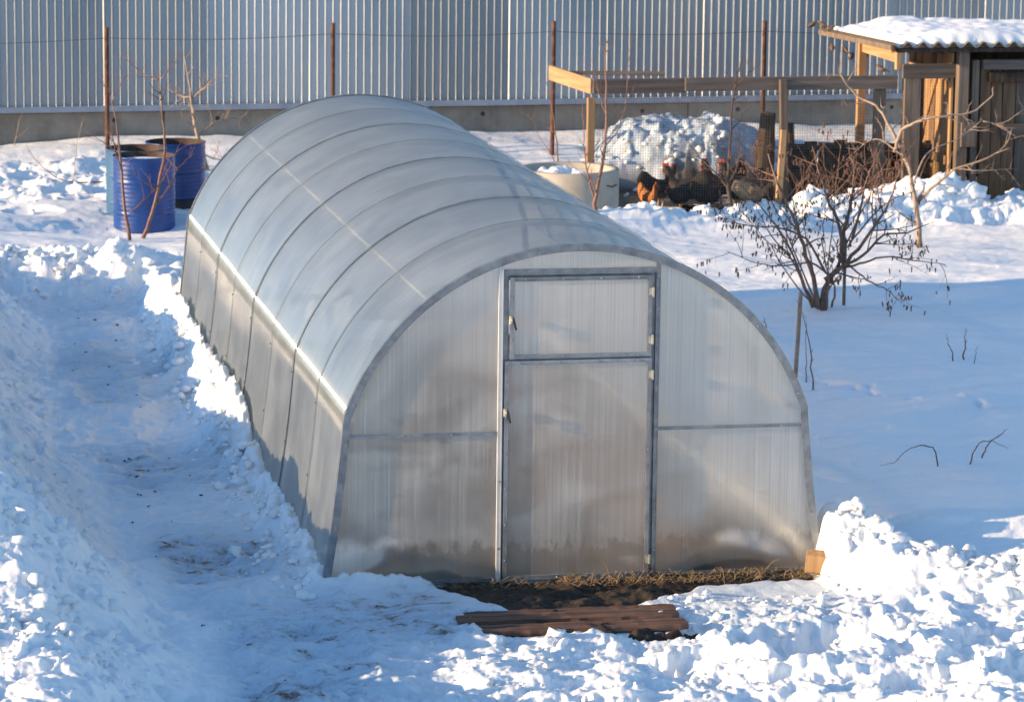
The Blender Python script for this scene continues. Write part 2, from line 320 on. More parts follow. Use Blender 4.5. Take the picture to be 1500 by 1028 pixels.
MT['wood_rot'] = simple('dark_old_board', [(.25, (.018, .012, .009)), (.5, (.045, .03, .022)), (.8, (.09, .06, .045))], 24, .9, stretch=(1, 1, .1), bmp=.7, bd=.008)
MT['wood_sill'] = simple('wet_brown_board', [(.3, (.035, .018, .012)), (.5, (.11, .058, .038)), (.75, (.22, .125, .085))], 34, .7, stretch=(.04, 1, 1), bmp=.8, bd=.006)
MT['slate'] = simple('fibre_cement', [(.3, (.16, .15, .13)), (.7, (.30, .28, .25))], 12, .9)
MT['needles'] = simple('conifer_needles', [(.3, (.02, .03, .018)), (.7, (.05, .065, .04))], .8, .9, bmp=0)  # only for the unseen tree ring added to dim the mirrored horizon
MT['soil'] = simple('wet_soil', [(.3, (.012, .008, .006)), (.55, (.035, .024, .017)), (.8, (.09, .06, .04))], 30, .85, bmp=.8, bd=.012)
MT['bed'] = simple('bed_soil', [(.3, (.06, .042, .03)), (.6, (.17, .125, .088)), (.8, (.32, .25, .18))], 7, .95, bmp=.8, bd=.02)
MT['bark'] = simple('dark_bark', [(.3, (.045, .028, .022)), (.7, (.13, .085, .065))], 30, .8, bmp=.4)
MT['bark_mid'] = simple('brown_bark', [(.3, (.11, .062, .046)), (.7, (.25, .155, .115))], 30, .8, bmp=.4)
MT['bark_red'] = simple('reddish_bark', [(.3, (.12, .06, .045)), (.7, (.24, .13, .10))], 30, .6, bmp=.3)
MT['bark_pale'] = simple('pale_bark', [(.3, (.20, .14, .10)), (.7, (.38, .29, .22))], 24, .7, bmp=.4)
MT['catkin'] = simple('catkin', [(.3, (.08, .04, .03)), (.7, (.17, .09, .06))], 40, .8, bmp=0)
MT['straw'] = simple('straw', [(.3, (.09, .06, .03)), (.7, (.30, .21, .11))], 40, .8, bmp=0)
MT['rubber'] = simple('black_plastic', [(.3, (.008, .008, .009)), (.7, (.02, .02, .022))], 9, .4)
MT['brass'] = simple('latch_steel', [(.3, (.50, .46, .36)), (.7, (.68, .64, .52))], 20, .35, .8, bmp=0)
MT['hen_red'] = simple('ginger_feathers', [(.3, (.26, .085, .018)), (.7, (.46, .18, .04))], 40, .8)
MT['hen_dark'] = simple('black_brown_feathers', [(.3, (.006, .005, .004)), (.7, (.022, .014, .010))], 40, .7)
MT['hen_tan'] = simple('tan_feathers', [(.3, (.35, .24, .13)), (.7, (.55, .41, .25))], 40, .8)
MT['comb'] = simple('comb_red', [(.3, (.25, .012, .012)), (.7, (.40, .025, .02))], 20, .6)
MT['beak'] = simple('horn_yellow', [(.3, (.35, .22, .06)), (.7, (.5, .34, .12))], 20, .5)
MT['sparrow'] = simple('sparrow_brown', [(.3, (.10, .055, .03)), (.7, (.24, .15, .10))], 60, .8)
MT['pipe'] = simple('grey_pipe', [(.3, (.3, .33, .36)), (.7, (.42, .45, .48))], 8, .4)

# ------------------------------------------------------------------ builders
class MB:
    def __init__(s): s.v = []; s.f = []; s.uv = None
    def add(s, vs, fs):
        b = len(s.v); s.v += [tuple(v) for v in vs]; s.f += [tuple(b+i for i in f) for f in fs]
    def box(s, c, d, rot=None, jit=0, rnd=None, taper=0):
        c = Vector(c); hx, hy, hz = d[0]/2, d[1]/2, d[2]/2
        vs = []
        for sx in (-1, 1):
            for sy in (-1, 1):
                for sz in (-1, 1):
                    p = Vector((sx*hx, sy*hy, sz*hz))
                    if jit: p += Vector((rnd.uniform(-jit, jit) for _ in range(3)))
                    if rot is not None: p = rot @ p
                    vs.append(c+p)
        s.add(vs, [(0, 1, 3, 2), (4, 6, 7, 5), (0, 4, 5, 1), (2, 3, 7, 6), (0, 2, 6, 4), (1, 5, 7, 3)])
    def bar(s, a, b, wd, th, up_=(0, 0, 1)):
        a = Vector(a); b = Vector(b); d = b-a; L = d.length; z = d/L; x = Vector(up_).cross(z)
        if x.length < 1e-4: x = Vector((1, 0, 0)).cross(z)
        x.normalize(); y = z.cross(x)
        s.box((a+b)/2, (wd, th, L), Matrix((x, y, z)).transposed())
    def tube(s, pts, rad, n=6, cap=True):
        pts = [Vector(p) for p in pts]; m = len(pts)
        if not hasattr(rad, '__len__'): rad = [rad]*m
        nx = None; base = len(s.v)
        for i, p in enumerate(pts):
            t = (pts[min(i+1, m-1)]-pts[max(i-1, 0)]).normalized()
            if nx is None:
                nx = t.orthogonal().normalized()
            else:
                nx = (nx-t*nx.dot(t)); nx = nx.normalized() if nx.length > 1e-6 else t.orthogonal().normalized()
            ny = t.cross(nx)
            for k in range(n):
                a = 2*math.pi*k/n; s.v.append(tuple(p+(nx*math.cos(a)+ny*math.sin(a))*rad[i]))
        for i in range(m-1):
            for k in range(n):
                a = base+i*n+k; b = base+i*n+(k+1) % n; s.f.append((a, b, b+n, a+n))
        if cap:
            s.f.append(tuple(base+k for k in range(n))[::-1]); s.f.append(tuple(base+(m-1)*n+k for k in range(n)))
    def lathe(s, prof, c=(0, 0, 0), n=40):
        b = len(s.v)
        for r, z in prof:
            for k in range(n):
                a = 2*math.pi*k/n; s.v.append((c[0]+r*math.cos(a), c[1]+r*math.sin(a), c[2]+z))
        for i in range(len(prof)-1):
            for k in range(n):
                p = b+i*n+k; q = b+i*n+(k+1) % n; s.f.append((p, q, q+n, p+n))
    def loft(s, rings):
        """closed rings of equal count, capped"""
        b = len(s.v); n = len(rings[0])
        for r in rings: s.v += [tuple(p) for p in r]
        for i in range(len(rings)-1):
            for k in range(n):
                p = b+i*n+k; q = b+i*n+(k+1) % n; s.f.append((p, q, q+n, p+n))
        s.f.append(tuple(b+k for k in range(n))[::-1]); s.f.append(tuple(b+(len(rings)-1)*n+k for k in range(n)))
    def mesh(s, name, m, smooth=False):
        me = bpy.data.meshes.new(name); me.from_pydata(s.v, [], s.f); me.update()
        if m: me.materials.append(m)
        if smooth: me.polygons.foreach_set('use_smooth', [True]*len(me.polygons))
        return me
    def build(s, name, m, parent=None, smooth=False, bevel=0, auto=None):
        o = bpy.data.objects.new(name, s.mesh(name, m, smooth)); COL.objects.link(o)
        if parent: o.parent = parent
        if bevel:
            b = o.modifiers.new('b', 'BEVEL'); b.width = bevel; b.segments = 1; b.limit_method = 'ANGLE'; b.angle_limit = .6
        return o
def obj(name, me, parent=None, loc=None, rot=None):
    o = bpy.data.objects.new(name, me); COL.objects.link(o); o.parent = parent
    if loc is not None: o.location = loc
    if rot is not None: o.rotation_euler = rot
    return o
def tag(o, label=None, cat=None, group=None, kind=None):
    if label: o['label'] = label
    if cat: o['category'] = cat
    if group: o['group'] = group
    if kind: o['kind'] = kind
    return o
def thing(name, label, cat, loc=(0, 0, 0), group=None, rotz=0):
    o = bpy.data.objects.new(name, None); COL.objects.link(o); o.location = loc; o.rotation_euler = (0, 0, rotz); o.empty_display_size = .2
    return tag(o, label, cat, group)
def copy_tree(root, parent=None):
    c = root.copy(); COL.objects.link(c); c.parent = parent
    for ch in root.children: copy_tree(ch, c)
    return c

# ------------------------------------------------------------------ snow ground: one sheet to the horizon
def geo(a, n, q, d0):
    out = []; p = a; d = d0
    for _ in range(n): p += d; d *= q; out.append(p)
    return out
NX = 700
ys = [v for v in reversed(geo(-3.9, 26, -1, 0))] if False else []
back_ = [-v for v in geo(4.9, 26, 1.32, .05)][::-1]
ys = np.array(back_+list(np.arange(-4.9, 1.8, .0125))+list(np.arange(1.8, 10.5, .022))+list(np.arange(10.5, 19.6, .03))+geo(19.6, 20, 1.35, .08))
s_in = np.linspace(0, 1, NX)
rows = []
for yy in ys:
    xl = np.interp(yy, [-4.9, -3.6, 0, 8, 19.6], [-4.0, -3.9, -3.7, -3.3, -3.2]); xr = np.interp(yy, [-3.6, 0, 8, 19.6], [2.15, 3.0, 6.0, 10.2])
    xi = xl+s_in*(xr-xl)
    lft = np.array(geo(0, 24, 1.35, .012))[::-1]; rgt = np.array(geo(0, 22, 1.35, .03))
    rows.append(np.concatenate([xl-lft, xi, xr+rgt]))
X = np.array(rows); Y = np.repeat(ys[:, None], X.shape[1], 1)
Z, D, MU = ground(X, Y)
far_ = np.maximum(sst(12, 60, np.abs(X)), sst(25, 80, np.abs(Y))); Z = Z*(1-far_)+.3*far_
# crumble sideways so that clods get overhangs
rgh = np.clip(np.abs(Z-np.round(Z, 2)), 0, 1)
Xd = X+fbm(X, Y, .11, 3, 1)*.030*(np.abs(X-.0) > 1.62)*(Y > -20); Yd = Y+np.where((np.abs(X) > 1.62) | (Y < -.3) | (Y > 8.6), fbm(X, Y, .11, 3, 0)*.030, 0)
ny_, nx_ = X.shape
co = np.stack([Xd, Yd, Z], -1).reshape(-1, 3).astype(np.float32)
idx = np.arange(ny_*nx_).reshape(ny_, nx_)
q = np.stack([idx[:-1, :-1], idx[:-1, 1:], idx[1:, 1:], idx[1:, :-1]], -1).reshape(-1, 4)
me = bpy.data.meshes.new('snow_ground'); me.vertices.add(len(co)); me.vertices.foreach_set('co', co.ravel())
me.loops.add(q.size); me.loops.foreach_set('vertex_index', q.ravel().astype(np.int32)); me.polygons.add(len(q))
me.polygons.foreach_set('loop_start', np.arange(0, q.size, 4, dtype=np.int32)); me.polygons.foreach_set('use_smooth', np.ones(len(q), bool))
me.update(calc_edges=True)
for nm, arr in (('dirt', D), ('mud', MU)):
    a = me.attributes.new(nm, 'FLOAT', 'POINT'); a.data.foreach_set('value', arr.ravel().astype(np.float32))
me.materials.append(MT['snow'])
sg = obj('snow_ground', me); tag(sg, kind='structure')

def clods(name, spots, m, label, cat):
    """loose lumps of snow; irregular little solids"""
    r_ = random.Random(5); bm = bmesh.new(); bmesh.ops.create_icosphere(bm, subdivisions=2, radius=1)
    bv = np.array([v.co[:] for v in bm.verts]); bf = np.array([[v.index for v in f.verts] for f in bm.faces]); bm.free()
    V = []; F = []; nb = 0
    for (x, y, z, s) in spots:
        off = np.array([r_.uniform(0, 50) for _ in range(3)])
        P = bv*(1+.0)
        nn = 1+.8*vn(P[:, 0]*1.3+off[0], P[:, 1]*1.3+off[1]+P[:, 2]*.9, 0)+.8*vn(P[:, 2]*2.4+off[2], P[:, 0]*2.4+P[:, 1]*1.7+off[0], 1)
        P = P*np.maximum(nn, .4)[:, None]*s*np.array([r_.uniform(.8, 1.4), r_.uniform(.7, 1.1), r_.uniform(.55, .95)])
        a = r_.uniform(0, 6.28); c_, s_ = math.cos(a), math.sin(a)
        P = np.stack([P[:, 0]*c_-P[:, 1]*s_, P[:, 0]*s_+P[:, 1]*c_, P[:, 2]], 1)+np.array([x, y, z])
        V.append(P); F.append(bf+nb); nb += len(bv)
    me = bpy.data.meshes.new(name); me.from_pydata(np.concatenate(V).tolist(), [], np.concatenate(F).tolist())
    me.materials.append(m); me.polygons.foreach_set('use_smooth', [True]*len(me.polygons))
    return tag(obj(name, me), label, cat, kind='stuff')
rr_ = np.random.RandomState(11)
cand = []
def scatter(n, fx, fy, smin, smax, p=2.5):
    x = fx(n); y = fy(n); s = smin+(smax-smin)*rr_.rand(n)**p
    cand.append(np.stack([x, y, s], 1))
U = lambda a, b: (lambda n: a+(b-a)*rr_.rand(n))
scatter(330, U(-3.6, -2.75), U(-3.2, 2.5), .012, .060)
scatter(160, U(-3.2, -2.6), U(2.5, 9.5), .012, .05)
scatter(150, U(-2.9, -1.5), U(9.5, 10.6), .012, .06)
def wally(n): return np.where(rr_.rand(n) < .5, rr_.rand(n)*4, 3.6+rr_.rand(n)*5)
y_ = -.2+8.8*rr_.rand(420); x_ = -1.55-np.abs(rr_.randn(420))*.15; cand.append(np.stack([x_, y_, .010+.034*rr_.rand(420)**2.5], 1))
scatter(420, U(-1.2, 2.6), U(-3.2, -1.25), .008, .038, 3)
scatter(120, U(.4, 1.6), U(-1.3, -.5), .006, .03)
t_ = rr_.rand(380); cand.append(np.stack([1.62+1.5*t_+rr_.randn(380)*.09, -.05-.95*np.minimum(1, t_*1.5)+rr_.randn(380)*.14, .010+.05*rr_.rand(380)**2], 1))
scatter(170, U(2.9, 5.2), U(12.5, 13.5), .015, .07)
scatter(160, U(5.0, 7.0), U(12.9, 14.1), .015, .08)
scatter(120, U(6.8, 8.8), U(12.8, 13.8), .015, .08)
scatter(140, U(3.7, 6.3), U(15.7, 16.6), .015, .06)
scatter(90, U(-3.4, .2), U(13.6, 16.2), .015, .05)
C_ = np.concatenate(cand); ok = ~((np.abs(C_[:, 0]) < 1.52) & (C_[:, 1] > -.1) & (C_[:, 1] < 8.3)); C_ = C_[ok]
keep = (plank_mask(C_[:, 0], C_[:, 1]) < .1) & (soil_mask(C_[:, 0], C_[:, 1]) < .1); C_ = C_[keep]
hz, _, _ = ground(C_[:, 0], C_[:, 1])
clods('snow_clods', [(a, b, h+c*.15, c) for (a, b, c), h in zip(C_, hz)], MT['snow'], 'broken white lumps of snow lying on the shovelled banks', 'snow')

# unseen ring of conifers, added to darken the horizon mirrored in the polycarbonate
b = MB(); rf_ = random.Random(77)
for i in range(1500):
    a = rf_.uniform(0, 2*math.pi); r0 = rf_.uniform(105, 165); h = rf_.uniform(7, 13)*(1.1+.25*math.sin(a*5)+.15*math.sin(a*13)); x, y = r0*math.cos(a), r0*math.sin(a); w_ = rf_.uniform(1.8, 3.2)
    prev = None
    rings = []
    for k, (t, q_) in enumerate(((0, .15), (.12, 1), (.4, .72), (.42, .8), (.7, .45), (.72, .5), (1, .02))):
        rings.append([(x+w_*q_*math.cos(c_)*rf_.uniform(.7, 1.1), y+w_*q_*math.sin(c_)*rf_.uniform(.7, 1.1), .3+h*t) for c_ in [j*2*math.pi/6 for j in range(6)]])
    b.loft(rings)
tag(b.build('added_woods', MT['needles']), 'unseen ring of dark conifers added to dim the mirrored horizon', 'woods', kind='stuff')
# soil apron in front of the door, soil bed inside
def sheet(name, x0, x1, y0, y1, nx, ny, zf, m):
    xs = np.linspace(x0, x1, nx); yy = np.linspace(y0, y1, ny); A, B = np.meshgrid(xs, yy); Zz = zf(A, B)
    b = MB(); b.v = [tuple(p) for p in np.stack([A, B, Zz], -1).reshape(-1, 3)]
    b.f = [(j*nx+i, j*nx+i+1, (j+1)*nx+i+1, (j+1)*nx+i) for j in range(ny-1) for i in range(nx-1)]
    return b.build(name, m, smooth=True)
tag(sheet('soil', -1.45, 1.46, -1.25, -.012, 220, 90, lambda x, y: -.10+.08*np.clip(soil_mask(x, y)+plank_mask(x, y)*.9, 0, 1)**.4+fbm(x, y, .12, 4, 1)*.05+lumps(x, y, .05, .5, 1)*.5, MT['soil']), kind='structure')
tag(sheet('greenhouse_soil', -1.455, 1.455, .01, 8.18, 90, 200, lambda x, y: -.04+fbm(x, y, .5, 4, 1)*.10+.13*(G(x, 0, -1.0, 0, .33, 1)+G(x, 0, 1.0, 0, .33, 1)), MT['bed']), kind='structure')

hp_ = sheet('snow_inside', -1.42, 1.42, .04, 2.6, 90, 70, lambda x, y: -.12+.30*G(x, y, -1.1, .5, .45, .35)+.20*G(x, y, 1.15, .7, .36, .6)+fbm(x, y, .25, 4, 1)*.14, MT['snow'])
tag(hp_, kind='structure'); hp_.name = 'snow_heap'
# ------------------------------------------------------------------ greenhouse
GL = 8.2; NB = 8; SP = GL/NB
CR, CZ = 1.452, .528
def profile():
    """half outline from the foot to the top: leaning leg, a crease at 1 m, then the bow"""
    P = []
    for t in np.linspace(0, .89, 9): P.append((1.5-.127*t-.012*math.sin(math.pi*t), 1.0*t))
    a0 = math.atan2(1.0-CZ, 1.373)
    for t in [0]+list(np.linspace(.03, 1, 27)): a = a0+(math.pi/2-a0)*t; P.append((CR*math.cos(a), CZ+CR*math.sin(a)))
    return P
HP = profile(); PROF = [(-x, z) for x, z in HP]+[(x, z) for x, z in HP[::-1][1:]]
def pnorm(i):
    a = PROF[max(i-1, 0)]; b = PROF[min(i+1, len(PROF)-1)]; t = Vector((b[0]-a[0], b[1]-a[1])).normalized(); return Vector((-t.y, t.x))
def off(i, d): n_ = pnorm(i); return (PROF[i][0]+n_.x*d, PROF[i][1]+n_.y*d)
def band(b, y0, y1, d0, d1, i0=0, i1=None):
    """strip that follows the bow between two offsets from the skin"""
    i1 = len(PROF)-1 if i1 is None else i1; rings = []
    for i in range(i0, i1+1):
        p = off(i, d0); q_ = off(i, d1)
        rings.append([(p[0], y0, p[1]), (q_[0], y0, q_[1]), (q_[0], y1, q_[1]), (p[0], y1, p[1])])
    b.loft(rings)
gh = thing('greenhouse', 'long arched polycarbonate greenhouse with a steel framed door, standing in shovelled snow', 'greenhouse', (0, 0, 0))
def cover_mesh(y0, y1, name):
    # denser along y so that it bulges a little between the arches
    ysn = np.linspace(y0, y1, 41); arc = [0]
    for i in range(1, len(PROF)): arc.append(arc[-1]+math.hypot(PROF[i][0]-PROF[i-1][0], PROF[i][1]-PROF[i-1][1]))
    v = []; f = []; uv = []
    for j, y in enumerate(ysn):
        ph = ((y/SP) % 1); sag = -.006*math.sin(math.pi*ph)
        for i in range(len(PROF)):
            wv = .004*mnoise.noise(Vector((PROF[i][0]*1.3, y*1.1, PROF[i][1]*1.3)))
            p = off(i, sag+wv+.002); v.append((p[0], y, p[1])); uv.append((arc[i], y))
    n_ = len(PROF)
    for j in range(len(ysn)-1):
        for i in range(n_-1): f.append((j*n_+i, (j+1)*n_+i, (j+1)*n_+i+1, j*n_+i+1))
    m_ = bpy.data.meshes.new(name); m_.from_pydata(v, [], f); l = m_.uv_layers.new(name='UVMap')
    vi = np.zeros(len(m_.loops), np.int32); m_.loops.foreach_get('vertex_index', vi)
    l.data.foreach_set('uv', np.array(uv)[vi].ravel()); m_.materials.append(MT['cover']); m_.polygons.foreach_set('use_smooth', [True]*len(m_.polygons))
    # the crease at 1 m stays sharp
    m_.update(); return m_
for k in range(4):
    a, b_ = k*2*SP, (k+1)*2*SP
    obj('cover_sheet', cover_mesh(a+(.0 if k else -.03), b_ if k < 3 else GL+.03, 'cover_sheet'), gh)
# inner tube arches
b = MB(); band(b, -.0125, .0125, -.030, -.006); am = b.mesh('arch', MT['zinc_pale'], False)
for k in range(1, NB): obj('arch', am, gh, (0, k*SP, 0))
# outer clamp bands: wide over the sheet joints, narrow between
b = MB(); band(b, -.017, .017, .008, .0105); bw_ = b.mesh('clamp_band', MT['zinc'])
b = MB(); band(b, -.006, .006, .008, .010); bn_ = b.mesh('clamp_band', MT['zinc'])
for k in range(1, NB): obj('clamp_band', bw_ if k % 2 == 0 else bn_, gh, (0, k*SP, 0))
# end bows: outer angle that wraps the edge of cover and end wall
for yy, s_ in ((0, 1), (GL, -1)):
    b = MB(); band(b, yy-.030*s_ if s_ > 0 else yy-.004, yy-.022*s_ if s_ > 0 else yy+.03, -.034, .011); b.build('end_bow', MT['zinc'], gh)
    b = MB(); band(b, min(yy-.022*s_, yy+.012*s_), max(yy-.022*s_, yy+.012*s_), .0085, .011); b.build('edge_strip', MT['zinc'], gh)
# purlins
for px_, pz_, in ((-.87, 1.66), (.87, 1.66), (-1.325, .97), (1.325, .97)):
    b = MB(); b.box((px_, GL/2, pz_), (.022, GL-.06, .022)); b.build('purlin', MT['zinc_pale'], gh)
for sx in (-1, 1):
    b = MB(); b.box((sx*1.478, GL/2, .02), (.03, GL-.06, .05)); b.build('base_rail', MT['zinc_pale'], gh)
# end wall panels
def xat(z):
    for (x0, z0), (x1, z1) in zip(HP[:-1], HP[1:]):
        if z0 <= z <= z1: return x0+(x1-x0)*(z-z0)/(z1-z0)-.012
    return 0
def zat(x):
    for (x0, z0), (x1, z1) in zip(HP[:-1], HP[1:]):
        if x1 <= x <= x0: return z0+(z1-z0)*(x0-x)/max(1e-6, x0-x1)-.012
    return CZ+CR-.012
DX, DT, CB, MID = .462, 1.83, .885, 1.315
def panel(poly, y, th, m):
    b = MB(); n_ = len(poly)
    b.v = [(x, y, z) for x, z in poly]+[(x, y+th, z) for x, z in poly]
    b.f = [tuple(range(n_)), tuple(range(2*n_-1, n_-1, -1))]+[(i, i+n_, (i+1) % n_+n_, (i+1) % n_) for i in range(n_)]
    return b
def sheet_single(poly, y, name, m, parent):
    """single skin with subdivisions so that it can ripple"""
    n_ = len(poly); me_ = bpy.data.meshes.new(name); me_.from_pydata([(x, y, z) for x, z in poly], [], [tuple(range(n_))])
    l = me_.uv_layers.new(name='UVMap')
    for lp in me_.loops: c_ = me_.vertices[lp.vertex_index].co; l.data[lp.index].uv = (c_.z, c_.x)
    me_.materials.append(m); return obj(name, me_, parent)
def side_poly(sx, z0, z1):
    zs = np.linspace(z0, z1, 24); o = [(sx*xat(z), z) for z in zs]
    if z1 > 1.5: o = [(sx*xat(z), z) for z in zs]
    return ([(sx*DX, z0)]+o+([(sx*DX, z1)] if sx*o[-1][0] > DX+.005 else []))
ztop = zat(DX)
for yy in (0, GL):
    for sx in (-1, 1):
        for z0, z1 in ((.0, CB), (CB, ztop)):
            pl = side_poly(sx, z0+.002, z1-.002)
            if (sx > 0): pl = pl
            else: pl = pl[::-1]
            sheet_single(pl, yy, 'end_panel', MT['end'], gh)
    arcp = [(x, zat(abs(x))) for x in np.linspace(DX, -DX, 21)]
    sheet_single([(-DX, DT), (DX, DT)]+arcp, yy, 'transom_panel', MT['end'], gh)
    if yy: sheet_single([(-DX, .0), (DX, .0), (DX, DT), (-DX, DT)], yy, 'back_door_panel', MT['end'], gh)
def rail(name, a, b_, wd, parent, y=-.012, dep=.022, m='zinc'):
    q_ = MB(); q_.bar((a[0], y, a[1]), (b_[0], y, b_[1]), wd, dep, (0, 1, 0)) if False else None
    a3 = Vector((a[0], y, a[1])); b3 = Vector((b_[0], y, b_[1])); d = b3-a3; L = d.length; z = d/L; yv = Vector((0, 1, 0)); xv = yv.cross(z)
    q_.__class__
    return a3
def flat_bar(name, a, b_, wd, parent, y=-.012, dep=.022, m='zinc', lip=True):
    q_ = MB(); a3 = Vector((a[0], y, a[1])); b3 = Vector((b_[0], y, b_[1])); z = (b3-a3); L = z.length; z /= L; yv = Vector((0, 1, 0)); xv = yv.cross(z)
    mm = Matrix((xv, yv, z)).transposed()
    q_.box((a3+b3)/2, (wd, dep, L), mm)
    if lip: q_.box((a3+b3)/2+xv*wd*.36+Vector((0, -dep/2-.0015, 0)), (wd*.16, .003, L), mm)
    return q_.build(name, MT[m], parent)
# fixed frame
for sx in (-1, 1):
    flat_bar('door_post', (sx*(DX+.004), 0), (sx*(DX+.004), zat(DX)-.01), .026, gh, m='zinc' if sx > 0 else 'zinc_pale')
    flat_bar('crossbar', (sx*(DX+.018), CB), (sx*(xat(CB)-.02), CB), .018, gh, y=-.009, dep=.014)
    flat_bar('foot_rail', (sx*(DX+.018), .012), (sx*(xat(.02)-.02), .012), .02, gh, y=-.007, dep=.010)
for sx in (-1, 1): flat_bar('jamb', (sx*(DX-.026), 0), (sx*(DX-.026), DT-.018), .036, gh, y=.006, dep=.018, lip=False)
flat_bar('jamb', (-DX+.045, MID), (DX-.045, MID), .03, gh, y=.006, dep=.017, lip=False)
flat_bar('jamb', (-DX+.045, DT-.034), (DX-.045, DT-.034), .03, gh, y=.006, dep=.017, lip=False)
flat_bar('lintel', (-DX+.010, DT-.002), (DX-.010, DT-.002), .032, gh)
flat_bar('threshold', (-DX+.010, -.008), (DX-.010, -.008), .02, gh, y=-.008, dep=.012)
bolt = MB(); bolt.lathe([(.0080, 0), (.0080, .0015), (.0055, .002), (.0055, .006), (.0045, .0075), (.0, .0075)], n=8); bm_ = bolt.mesh('bolt', MT['zinc'])
def bolts(parent, pts, y):
    for x, z in pts: obj('bolt', bm_, parent, (x, y, z), (math.pi/2, 0, 0))
# leaves: vent above, door below
def leaf(name, x0, x1, z0, z1, lab, hand_z, nb):
    r_ = thing(name, None, None, (0, 0, 0)); r_.parent = gh; yl = -.024
    pn = sheet_single([(x0+.01, z0+.01), (x1-.01, z0+.01), (x1-.01, z1-.01), (x0+.01, z1-.01)], yl+.004, 'leaf_panel', MT['end'], r_)
    for a, b_ in (((x0+.012, z0), (x0+.012, z1)), ((x1-.012, z0), (x1-.012, z1))): flat_bar('leaf_rail', a, b_, .024, r_, y=yl, dep=.016)
    for a, b_ in (((x0+.024, z0+.012), (x1-.024, z0+.012)), ((x0+.024, z1-.012), (x1-.024, z1-.012))): flat_bar('leaf_rail', a, b_, .024, r_, y=yl, dep=.015)
    xs = np.linspace(x0+.09, x1-.08, 4); zs = np.linspace(z0+.12, z1-.12, nb)
    bolts(r_, [(x, z1-.011) for x in xs]+[(x, z0+.012) for x in xs]+[(x0+.012, z) for z in zs]+[(x1-.012, z) for z in zs], yl-.008)
    for hz_ in (z0+.10, z1-.10):
        h_ = MB(); h_.tube([(x1+.006, yl-.012, hz_-.028), (x1+.006, yl-.012, hz_+.028)], .0075, 8); h_.box((x1-.006, yl-.0105, hz_), (.022, .004, .046)); h_.build('hinge', MT['brass'], r_)
    l_ = MB(); l_.box((x0+.002, yl-.016, hand_z), (.017, .016, .048)); l_.box((x0+.012, yl-.026, hand_z+.002), (.02, .012, .014))
    lo = l_.build('latch', MT['brass'], r_, bevel=.002)
    k_ = MB(); k_.bar((x0+.014, yl-.034, hand_z+.012), (x0+.030, yl-.036, hand_z-.058), .014, .012); k_.build('handle', MT['rubber'], r_, bevel=.003)
    return r_
leaf('vent_window', -DX+.048, DX-.035, MID+.006, DT-.030, '', 1.555, 2)
leaf('door', -DX+.020, DX-.030, .008, MID-.004, '', 1.01, 6)
# bolts along the bow, the posts and the crossbars
pts = []
arcl = np.cumsum([0]+[math.hypot(PROF[i+1][0]-PROF[i][0], PROF[i+1][1]-PROF[i][1]) for i in range(len(PROF)-1)])
for s_ in np.linspace(.12, arcl[-1]-.12, 23):
    x = np.interp(s_, arcl, [off(i, -.018)[0] for i in range(len(PROF))]); z = np.interp(s_, arcl, [off(i, -.018)[1] for i in range(len(PROF))]); pts.append((x, z))
bolts(gh, pts, -.031)
bolts(gh, [(DX+.004, z) for z in (.16, .37, .62, .885, 1.13, 1.36, 1.6, 1.79)]+[(-DX-.004, z) for z in (.2, .6)], -.026)
bolts(gh, [(-.75, CB), (-1.02, CB), (.74, CB), (1.0, CB), (1.23, CB), (-.3, DT), (.02, DT), (.32, DT)], -.020)
# screws on the long side along the bands
for k in range(1, NB):
    for i in (4, 8):
        p = off(i, .011); n_ = pnorm(i); o = obj('bolt', bm_, gh, (p[0], k*SP, p[1])); o.rotation_euler = Vector((n_.x, 0, n_.y)).to_track_quat('Z', 'Y').to_euler()

# ------------------------------------------------------------------ boards and block by the door
rs = random.Random(3)
def plank(name, c, L, wd, th, m, rz=0, label=None, cat=None, group=None, seed=0, tilt=0):
    r_ = random.Random(seed); n_ = 26; b = MB(); rings = []
    for i in range(n_+1):
        t = i/n_-.5; e = (abs(t) > .485)*.02
        o = r_.uniform(-.004, .004)
        y0 = -wd/2+r_.uniform(-.004, .004)+e*r_.random(); y1 = wd/2+r_.uniform(-.004, .004)-e*r_.random(); z1 = th+r_.uniform(-.003, .003)
        ym = (y0+y1)/2+.01*math.sin(i*.7+seed)
        x = t*L
        rings.append([(x, y0, 0), (x, y0, z1*.9), (x, (y0+ym)/2, z1+.002), (x, ym, z1-.006), (x, (ym+y1)/2, z1+.001), (x, y1, z1*.9), (x, y1, 0)])
    b.loft(rings); o = b.build(name, MT[m]); o.location = c; o.rotation_euler = (0, tilt, rz)
    return tag(o, label, cat, group)
plank('board', (-.20, -.76, -.022), 1.22, .085, .034, 'wood_sill', .01, 'wet brown board lying nearest the greenhouse door', 'board', 'boards in front of the door', 1)
plank('board', (-.24, -.90, -.020), 1.26, .16, .040, 'wood_sill', -.015, 'wide middle board of the brown boards before the door', 'board', 'boards in front of the door', 2)
plank('board', (-.22, -1.08, -.028), 1.24, .15, .034, 'wood_sill', -.01, 'brown board half sunk in snow, farthest from the door', 'board', 'boards in front of the door', 5)
b = MB(); r_ = random.Random(4); ring = lambda x, s: [(x, -.055*s, 0), (x, .055*s, 0), (x, .06*s, .09*s), (x, .01, .135*s), (x, -.05*s, .11*s)]
b.loft([ring(-.07, .96), ring(-.04, 1), ring(.02, 1.02), ring(.045, .98), ring(.065, .9)])
blk = b.build('wood_block', MT['wood_new'], bevel=.004); blk.location = (1.44, -.14, .015); blk.rotation_euler = (0, .05, -.45)
tag(blk, 'pale wooden block wedged at the right front corner of the greenhouse', 'wood block')
